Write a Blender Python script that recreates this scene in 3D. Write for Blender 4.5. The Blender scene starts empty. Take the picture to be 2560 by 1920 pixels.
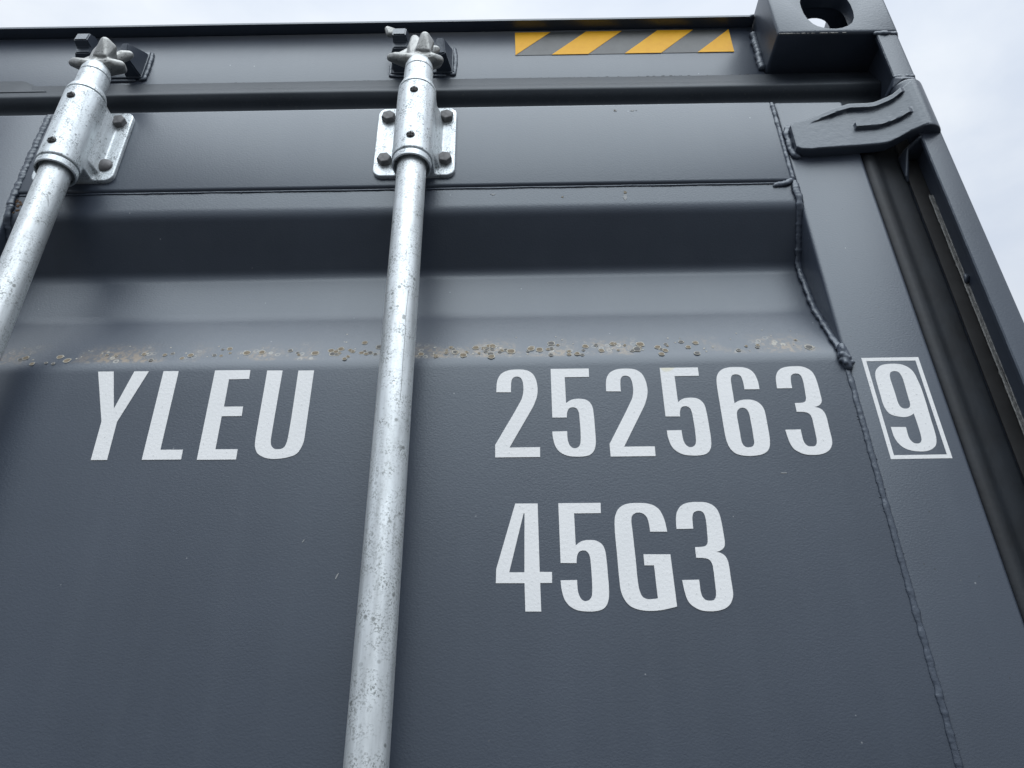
import bpy, bmesh, math, random
from mathutils import Vector, Matrix, noise
from mathutils.geometry import tessellate_polygon

SC = bpy.context.scene
COL = SC.collection
R = math.radians

# ------------------------------------------------------------------ camera
cam_data = bpy.data.cameras.new("Camera")
cam = bpy.data.objects.new("Camera", cam_data)
COL.objects.link(cam)
cam_data.sensor_fit = 'HORIZONTAL'
cam_data.sensor_width = 36.0
cam_data.lens = 36.0 * 1900.0 / 2560.0
cam_data.clip_start = 0.01
cam_data.clip_end = 2000.0
_yaw, _pit, _rol = R(-0.08756), R(30.6585), R(-0.87045)
_f = Vector((math.sin(_yaw)*math.cos(_pit), math.cos(_yaw)*math.cos(_pit), math.sin(_pit)))
_r = Vector((math.cos(_yaw), -math.sin(_yaw), 0.0))
_u = _r.cross(_f)
_r2 = math.cos(_rol)*_r + math.sin(_rol)*_u
_u2 = -math.sin(_rol)*_r + math.cos(_rol)*_u
M = Matrix.Identity(4)
for i in range(3):
    M[i][0] = _r2[i]; M[i][1] = _u2[i]; M[i][2] = -_f[i]
M[0][3], M[1][3], M[2][3] = 0.0, -0.6608, 1.86
cam.matrix_world = M
SC.camera = cam

# ------------------------------------------------------------------ sky
SUN_EL, SUN_AZ = R(63.0), R(176.0)       # azimuth clockwise from +Y: behind the camera, to its left
world = bpy.data.worlds.new("World")
SC.world = world
world.use_nodes = True
wn, wl = world.node_tree.nodes, world.node_tree.links
wn.clear()
w_out = wn.new('ShaderNodeOutputWorld')
w_bg = wn.new('ShaderNodeBackground')
sky = wn.new('ShaderNodeTexSky')
sky.sky_type = 'NISHITA'
sky.sun_disc = False
sky.sun_elevation = SUN_EL
sky.sun_rotation = SUN_AZ
sky.dust_density = 3.0
tc = wn.new('ShaderNodeTexCoord')
mp = wn.new('ShaderNodeMapping')
mp.inputs['Scale'].default_value = (1.0, 1.0, 2.2)
cl = wn.new('ShaderNodeTexNoise')
cl.inputs['Scale'].default_value = 3.1
cl.inputs['Detail'].default_value = 7.0
cl.inputs['Roughness'].default_value = 0.52
cl.inputs['Distortion'].default_value = 0.35
crmp = wn.new('ShaderNodeValToRGB')
crmp.color_ramp.elements[0].position = 0.30
crmp.color_ramp.elements[0].color = (7.0, 7.8, 9.1, 1)
crmp.color_ramp.elements[1].position = 0.68
crmp.color_ramp.elements[1].color = (9.5, 10.0, 10.6, 1)
# an overcast sky is brighter overhead than at the horizon
sep = wn.new('ShaderNodeSeparateXYZ')
mr = wn.new('ShaderNodeMapRange')
mr.inputs['From Min'].default_value = 0.0
mr.inputs['From Max'].default_value = 0.85
mr.inputs['To Min'].default_value = 0.62
mr.inputs['To Max'].default_value = 1.0
mul = wn.new('ShaderNodeMix'); mul.data_type = 'RGBA'; mul.blend_type = 'MULTIPLY'
mul.inputs['Factor'].default_value = 1.0
mix = wn.new('ShaderNodeMix'); mix.data_type = 'RGBA'
mix.inputs['Factor'].default_value = 0.93
wl.new(tc.outputs['Generated'], mp.inputs['Vector'])
wl.new(mp.outputs['Vector'], cl.inputs['Vector'])
wl.new(cl.outputs['Fac'], crmp.inputs['Fac'])
wl.new(tc.outputs['Generated'], sep.inputs['Vector'])
wl.new(sep.outputs['Z'], mr.inputs['Value'])
wl.new(crmp.outputs['Color'], mul.inputs['A'])
wl.new(mr.outputs['Result'], mul.inputs['B'])
wl.new(sky.outputs['Color'], mix.inputs['A'])
wl.new(mul.outputs['Result'], mix.inputs['B'])
wl.new(mix.outputs['Result'], w_bg.inputs['Color'])
w_bg.inputs['Strength'].default_value = 0.060
wl.new(w_bg.outputs['Background'], w_out.inputs['Surface'])

# ------------------------------------------------------------------ sun (veiled by cloud)
sd = bpy.data.lights.new("Sun", 'SUN')
sd.energy = 1.5
sd.angle = R(66.0)
sd.color = (0.89, 0.95, 1.0)
sun = bpy.data.objects.new("Sun", sd)
COL.objects.link(sun)
_sv = Vector((math.sin(SUN_AZ)*math.cos(SUN_EL), math.cos(SUN_AZ)*math.cos(SUN_EL), math.sin(SUN_EL)))
sun.rotation_euler = _sv.to_track_quat('Z', 'Y').to_euler()
sun.location = (-2, -3, 6)

SC.view_settings.view_transform = 'Standard'
SC.view_settings.look = 'None'
SC.view_settings.gamma = 1.0
SC.view_settings.exposure = 0.85
SC.view_settings.use_curve_mapping = False
SC.render.engine = 'CYCLES'
SC.cycles.max_bounces = 5
SC.cycles.diffuse_bounces = 3
SC.cycles.glossy_bounces = 3

# ------------------------------------------------------------------ materials
def mat(name):
    m = bpy.data.materials.new(name)
    m.use_nodes = True
    nt = m.node_tree
    return m, nt.nodes, nt.links, nt.nodes['Principled BSDF']

def nd(ns, kind, **kw):
    n = ns.new(kind)
    for k, v in kw.items():
        if k in n.inputs:
            n.inputs[k].default_value = v
        else:
            setattr(n, k, v)
    return n

def ramp(ns, stops):
    r = ns.new('ShaderNodeValToRGB')
    while len(r.color_ramp.elements) < len(stops):
        r.color_ramp.elements.new(0.5)
    for e, (p, c) in zip(r.color_ramp.elements, stops):
        e.position = p
        e.color = (c, c, c, 1) if isinstance(c, (int, float)) else (*c, 1)
    return r

def mixc(ns, ls, fac, a, b, mode='MIX'):
    n = ns.new('ShaderNodeMix'); n.data_type = 'RGBA'; n.blend_type = mode
    for key, v in (('Factor', fac), ('A', a), ('B', b)):
        if isinstance(v, bpy.types.NodeSocket):
            ls.new(v, n.inputs[key])
        elif key == 'Factor':
            n.inputs[key].default_value = v
        else:
            n.inputs[key].default_value = (*v, 1)
    return n.outputs['Result']

def world_pos(ns):
    return ns.new('ShaderNodeNewGeometry').outputs['Position']

def paint(name, base, rough=0.36, peel=0.11, peel_scale=540.0, specks=True, spec=0.85, lichen=False):
    """thick industrial enamel with orange peel, dust and a few specks"""
    m, ns, ls, b = mat(name)
    pos = world_pos(ns)
    big = nd(ns, 'ShaderNodeTexNoise', Scale=5.0, Detail=3.0, Roughness=0.6)
    ls.new(pos, big.inputs['Vector'])
    stre = nd(ns, 'ShaderNodeMapping'); stre.inputs['Scale'].default_value = (38.0, 38.0, 3.0)
    ls.new(pos, stre.inputs['Vector'])
    stn = nd(ns, 'ShaderNodeTexNoise', Scale=1.0, Detail=2.0, Roughness=0.6)
    ls.new(stre.outputs['Vector'], stn.inputs['Vector'])
    c1 = tuple(x*0.90 for x in base); c2 = tuple(min(1, x*1.10+0.002) for x in base)
    col = mixc(ns, ls, ramp_link(ns, ls, big.outputs['Fac'], [(0.3, 0.0), (0.7, 1.0)]), c1, c2)
    dusty = (base[0]*1.35+0.012, base[1]*1.32+0.012, base[2]*1.25+0.011)
    col = mixc(ns, ls, ramp_link(ns, ls, stn.outputs['Fac'], [(0.48, 0.0), (0.85, 0.28)]), col, dusty)
    if specks:
        vo = nd(ns, 'ShaderNodeTexVoronoi', Scale=85.0)
        ls.new(pos, vo.inputs['Vector'])
        near = ramp_link(ns, ls, vo.outputs['Distance'], [(0.05, 1.0), (0.085, 0.0)])
        sepc = ns.new('ShaderNodeSeparateColor'); ls.new(vo.outputs['Color'], sepc.inputs['Color'])
        pick = ramp_link(ns, ls, sepc.outputs['Red'], [(0.925, 0.0), (0.935, 0.55)])
        mm = nd(ns, 'ShaderNodeMath', operation='MULTIPLY')
        ls.new(near, mm.inputs[0]); ls.new(pick, mm.inputs[1])
        col = mixc(ns, ls, mm.outputs[0], col, (0.34, 0.35, 0.36))
        pick2 = ramp_link(ns, ls, sepc.outputs['Green'], [(0.935, 0.0), (0.945, 0.8)])
        mm2 = nd(ns, 'ShaderNodeMath', operation='MULTIPLY')
        ls.new(near, mm2.inputs[0]); ls.new(pick2, mm2.inputs[1])
        col = mixc(ns, ls, mm2.outputs[0], col, (0.012, 0.012, 0.014))
    if lichen:
        # brown lichen crust with pale rims on the ledge of the pressing (a band just above its lower crease)
        sx = ns.new('ShaderNodeSeparateXYZ'); ls.new(pos, sx.inputs['Vector'])
        lo = nd(ns, 'ShaderNodeMapRange', interpolation_type='SMOOTHSTEP'); lo.inputs['From Min'].default_value = 2.2840; lo.inputs['From Max'].default_value = 2.2890
        hi = nd(ns, 'ShaderNodeMapRange', interpolation_type='SMOOTHSTEP'); hi.inputs['From Min'].default_value = 2.3240; hi.inputs['From Max'].default_value = 2.2920
        for q in (lo, hi): ls.new(sx.outputs['Z'], q.inputs['Value'])
        band = nd(ns, 'ShaderNodeMath', operation='MULTIPLY'); ls.new(lo.outputs['Result'], band.inputs[0]); ls.new(hi.outputs['Result'], band.inputs[1])
        flat = nd(ns, 'ShaderNodeMapping'); flat.inputs['Scale'].default_value = (1, 0.4, 1); ls.new(pos, flat.inputs['Vector'])
        cl_ = nd(ns, 'ShaderNodeTexNoise', Scale=16.0, Detail=1.0); ls.new(flat.outputs['Vector'], cl_.inputs['Vector'])
        clus = ramp_link(ns, ls, cl_.outputs['Fac'], [(0.45, 0.0), (0.60, 1.0)])
        where = nd(ns, 'ShaderNodeMath', operation='MULTIPLY'); ls.new(band.outputs[0], where.inputs[0]); ls.new(clus, where.inputs[1])
        cr_ = nd(ns, 'ShaderNodeTexNoise', Scale=190.0, Detail=3.0, Roughness=0.65); ls.new(flat.outputs['Vector'], cr_.inputs['Vector'])
        crust = nd(ns, 'ShaderNodeMath', operation='MULTIPLY'); ls.new(ramp_link(ns, ls, cr_.outputs['Fac'], [(0.46, 0.0), (0.60, 0.85)]), crust.inputs[0]); ls.new(where.outputs[0], crust.inputs[1])
        haze_ = nd(ns, 'ShaderNodeMath', operation='MULTIPLY'); haze_.inputs[1].default_value = 0.35; ls.new(where.outputs[0], haze_.inputs[0])
        col = mixc(ns, ls, haze_.outputs[0], col, (0.125, 0.105, 0.085))
        col = mixc(ns, ls, crust.outputs[0], col, (0.225, 0.160, 0.095))
        v_ = nd(ns, 'ShaderNodeTexVoronoi', Scale=115.0); ls.new(flat.outputs['Vector'], v_.inputs['Vector'])
        ringv = ramp_link(ns, ls, v_.outputs['Distance'], [(0.16, 0.0), (0.24, 0.8), (0.30, 0.8), (0.38, 0.0)])
        sc_ = ns.new('ShaderNodeSeparateColor'); ls.new(v_.outputs['Color'], sc_.inputs['Color'])
        rr_ = nd(ns, 'ShaderNodeMath', operation='MULTIPLY'); ls.new(ringv, rr_.inputs[0]); ls.new(ramp_link(ns, ls, sc_.outputs['Red'], [(0.50, 0.0), (0.54, 1.0)]), rr_.inputs[1])
        rw_ = nd(ns, 'ShaderNodeMath', operation='MULTIPLY'); ls.new(rr_.outputs[0], rw_.inputs[0]); ls.new(where.outputs[0], rw_.inputs[1])
        col = mixc(ns, ls, rw_.outputs[0], col, (0.40, 0.37, 0.30))
    ls.new(col, b.inputs['Base Color'])
    b.inputs['Specular IOR Level'].default_value = spec
    b.inputs['Specular Tint'].default_value = (0.90, 0.97, 1.0, 1)
    rr = nd(ns, 'ShaderNodeMapRange')
    rr.inputs['To Min'].default_value = rough-0.05; rr.inputs['To Max'].default_value = rough+0.06
    ls.new(big.outputs['Fac'], rr.inputs['Value']); ls.new(rr.outputs['Result'], b.inputs['Roughness'])
    pm = nd(ns, 'ShaderNodeMapping'); pm.inputs['Scale'].default_value = (0.8, 1.0, 1.15)
    ls.new(pos, pm.inputs['Vector'])
    n1 = nd(ns, 'ShaderNodeTexNoise', Scale=peel_scale, Detail=1.0, Roughness=0.5)
    ls.new(pm.outputs['Vector'], n1.inputs['Vector'])
    bp = nd(ns, 'ShaderNodeBump', Strength=peel, Distance=0.0012)
    ls.new(n1.outputs['Fac'], bp.inputs['Height']); ls.new(bp.outputs['Normal'], b.inputs['Normal'])
    return m

def ramp_link(ns, ls, sock, stops):
    r = ramp(ns, stops); ls.new(sock, r.inputs['Fac']); return r.outputs['Color']

BASE = (0.037, 0.047, 0.068)
M_PAINT = paint('dark_grey_paint', BASE)
M_PANEL = paint('dark_grey_paint_with_lichen', BASE, lichen=True)
M_CAST = paint('cast_steel_paint', BASE, rough=0.36, peel=0.16, peel_scale=330.0, specks=False)
M_WELD = paint('weld_paint', tuple(x*1.15 for x in BASE), rough=0.36, peel=0.2, peel_scale=420.0, specks=False)

def galvanised(name, base, dark, rough, metal, amount, spot_scale=210.0, share=0.86):
    m, ns, ls, b = mat(name)
    tcn = ns.new('ShaderNodeTexCoord'); pos = tcn.outputs['Object']
    sp = nd(ns, 'ShaderNodeTexNoise', Scale=55.0, Detail=4.0, Roughness=0.65); ls.new(pos, sp.inputs['Vector'])
    fine = nd(ns, 'ShaderNodeTexNoise', Scale=520.0, Detail=3.0, Roughness=0.7); ls.new(pos, fine.inputs['Vector'])
    st = nd(ns, 'ShaderNodeMapping'); st.inputs['Scale'].default_value = (1, 1, 0.12); ls.new(pos, st.inputs['Vector'])
    strk = nd(ns, 'ShaderNodeTexNoise', Scale=140.0, Detail=3.0, Roughness=0.6); ls.new(st.outputs['Vector'], strk.inputs['Vector'])
    vo = nd(ns, 'ShaderNodeTexVoronoi', Scale=spot_scale); ls.new(pos, vo.inputs['Vector'])
    c = mixc(ns, ls, ramp_link(ns, ls, strk.outputs['Fac'], [(0.3, 0.0), (0.75, 1.0)]), base, tuple(x*0.66 for x in base))
    # fine grey mottling, clustered
    mot = nd(ns, 'ShaderNodeMath', operation='MULTIPLY')
    ls.new(ramp_link(ns, ls, fine.outputs['Fac'], [(0.50, 0.0), (0.60, 1.0)]), mot.inputs[0])
    ls.new(ramp_link(ns, ls, sp.outputs['Fac'], [(0.40, 0.05), (0.66, amount)]), mot.inputs[1])
    c = mixc(ns, ls, mot.outputs[0], c, dark)
    # round dull spots
    s2 = nd(ns, 'ShaderNodeSeparateColor'); ls.new(vo.outputs['Color'], s2.inputs['Color'])
    spot = nd(ns, 'ShaderNodeMath', operation='MULTIPLY')
    ls.new(ramp_link(ns, ls, vo.outputs['Distance'], [(0.22, 1.0), (0.34, 0.0)]), spot.inputs[0])
    ls.new(ramp_link(ns, ls, s2.outputs['Red'], [(share, 0.0), (share+0.03, 0.75)]), spot.inputs[1])
    c = mixc(ns, ls, spot.outputs[0], c, tuple(x*0.9 for x in dark))
    ls.new(c, b.inputs['Base Color'])
    b.inputs['Metallic'].default_value = metal
    rr = nd(ns, 'ShaderNodeMapRange'); rr.inputs['To Min'].default_value = rough-0.08; rr.inputs['To Max'].default_value = rough+0.14
    ls.new(sp.outputs['Fac'], rr.inputs['Value']); ls.new(rr.outputs['Result'], b.inputs['Roughness'])
    bp = nd(ns, 'ShaderNodeBump', Strength=0.12, Distance=0.0006)
    ls.new(fine.outputs['Fac'], bp.inputs['Height']); ls.new(bp.outputs['Normal'], b.inputs['Normal'])
    return m

M_GALV = galvanised('galvanised_tube', (0.80, 0.84, 0.85), (0.22, 0.235, 0.225), 0.40, 0.58, 1.0, 150.0, 0.88)
M_GALV2 = galvanised('galvanised_bracket', (0.80, 0.85, 0.87), (0.15, 0.165, 0.17), 0.40, 0.52, 1.0, 220.0, 0.88)
M_CAM = galvanised('galvanised_casting', (0.40, 0.405, 0.39), (0.12, 0.12, 0.115), 0.40, 0.60, 1.0)

def simple(name, col, rough=0.5, metal=0.0, var=0.12, scale=60.0, bump=0.0, bscale=300.0, spec=0.5):
    m, ns, ls, b = mat(name)
    pos = ns.new('ShaderNodeTexCoord').outputs['Object']
    n = nd(ns, 'ShaderNodeTexNoise', Scale=scale, Detail=5.0, Roughness=0.62); ls.new(pos, n.inputs['Vector'])
    c = mixc(ns, ls, ramp_link(ns, ls, n.outputs['Fac'], [(0.3, 0.0), (0.72, 1.0)]),
             tuple(x*(1-var) for x in col), tuple(min(1, x*(1+var)) for x in col))
    ls.new(c, b.inputs['Base Color'])
    b.inputs['Roughness'].default_value = rough; b.inputs['Metallic'].default_value = metal
    b.inputs['Specular IOR Level'].default_value = spec
    if bump:
        n2 = nd(ns, 'ShaderNodeTexNoise', Scale=bscale, Detail=2.0); ls.new(pos, n2.inputs['Vector'])
        bp = nd(ns, 'ShaderNodeBump', Strength=bump, Distance=0.0012)
        ls.new(n2.outputs['Fac'], bp.inputs['Height']); ls.new(bp.outputs['Normal'], b.inputs['Normal'])
    return m

def rubber():
    m, ns, ls, b = mat('black_rubber')
    pos = world_pos(ns)
    n = nd(ns, 'ShaderNodeTexNoise', Scale=9.0, Detail=6.0, Roughness=0.65); ls.new(pos, n.inputs['Vector'])
    f = nd(ns, 'ShaderNodeTexNoise', Scale=260.0, Detail=3.0); ls.new(pos, f.inputs['Vector'])
    c = mixc(ns, ls, ramp_link(ns, ls, n.outputs['Fac'], [(0.35, 0.0), (0.75, 1.0)]), (0.014, 0.0185, 0.026), (0.029, 0.035, 0.045))
    c = mixc(ns, ls, ramp_link(ns, ls, f.outputs['Fac'], [(0.60, 0.0), (0.72, 0.5)]), c, (0.050, 0.052, 0.054))
    ls.new(c, b.inputs['Base Color']); b.inputs['Roughness'].default_value = 0.52
    b.inputs['Specular Tint'].default_value = (0.88, 0.96, 1.0, 1)
    return m

def white_film():
    m, ns, ls, b = mat('white_vinyl')
    pos = world_pos(ns)
    n = nd(ns, 'ShaderNodeTexNoise', Scale=14.0, Detail=4.0); ls.new(pos, n.inputs['Vector'])
    f = nd(ns, 'ShaderNodeTexNoise', Scale=330.0, Detail=3.0, Roughness=0.55); ls.new(pos, f.inputs['Vector'])
    y = nd(ns, 'ShaderNodeTexNoise', Scale=21.0, Detail=1.0, Roughness=0.4); ls.new(pos, y.inputs['Vector'])
    c = mixc(ns, ls, ramp_link(ns, ls, n.outputs['Fac'], [(0.3, 0.0), (0.7, 1.0)]), (0.81, 0.815, 0.81), (0.86, 0.86, 0.85))
    c = mixc(ns, ls, ramp_link(ns, ls, f.outputs['Fac'], [(0.64, 0.0), (0.70, 0.55)]), c, (0.42, 0.43, 0.43))
    c = mixc(ns, ls, ramp_link(ns, ls, y.outputs['Fac'], [(0.745, 0.0), (0.76, 0.5)]), c, (0.74, 0.68, 0.42))
    ls.new(c, b.inputs['Base Color']); b.inputs['Roughness'].default_value = 0.42
    bp = nd(ns, 'ShaderNodeBump', Strength=0.22, Distance=0.0012)
    ls.new(f.outputs['Fac'], bp.inputs['Height']); ls.new(bp.outputs['Normal'], b.inputs['Normal'])
    return m

M_RUBBER = rubber()
M_WHITE = white_film()
M_YELLOW = simple('yellow_film', (1.0, 0.50, 0.022), 0.5, var=0.07, scale=90.0, bump=0.1, spec=0.25)
M_FILM = simple('grey_film', (0.070, 0.076, 0.074), 0.40, var=0.22, scale=45.0, bump=0.1)
M_BOLT = simple('weathered_bolt', (0.150, 0.148, 0.150), 0.58, 0.25, var=0.3, scale=160.0, bump=0.2)
M_SCREW = simple('black_screw', (0.045, 0.045, 0.045), 0.42, 0.4, var=0.3, scale=200.0)
M_SLOT = simple('screw_slot', (0.006, 0.006, 0.007), 0.8, var=0.1)
M_SEAL = simple('pale_sealant', (0.24, 0.24, 0.23), 0.55, var=0.5, scale=240.0, bump=0.4)
M_RIM = simple('lichen_rim', (0.46, 0.44, 0.38), 0.9, var=0.22, scale=400.0)
M_LICH = simple('lichen_centre', (0.205, 0.168, 0.120), 0.9, var=0.35, scale=500.0)
M_RUST = simple('rust_stain', (0.11, 0.060, 0.028), 0.85, var=0.5, scale=260.0)
M_CHIP = simple('bare_steel_chip', (0.42, 0.41, 0.38), 0.6, var=0.3, scale=300.0)
M_GRIME = simple('grimy_steel', (0.020, 0.020, 0.0205), 0.62, var=0.45, scale=30.0)
M_SCRATCH = simple('scratch_line', (0.13, 0.14, 0.14), 0.6, var=0.3, scale=300.0)
M_GROUND = simple('asphalt', (0.055, 0.055, 0.055), 0.9, var=0.3, scale=3.0, bump=0.5, bscale=90.0)
M_STAIN = simple('pale_stain', (0.36, 0.37, 0.37), 0.8, var=0.3, scale=300.0)
M_TAN = simple('tan_stain', (0.22, 0.19, 0.14), 0.85, var=0.35, scale=300.0)
M_LICH2 = simple('lichen_grey_centre', (0.115, 0.112, 0.108), 0.8, var=0.25, scale=500.0)
M_RUBBER2 = simple('side_seal_rubber', (0.0085, 0.0115, 0.0155), 0.58, var=0.5, scale=22.0, bump=0.25, bscale=120.0)

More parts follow.
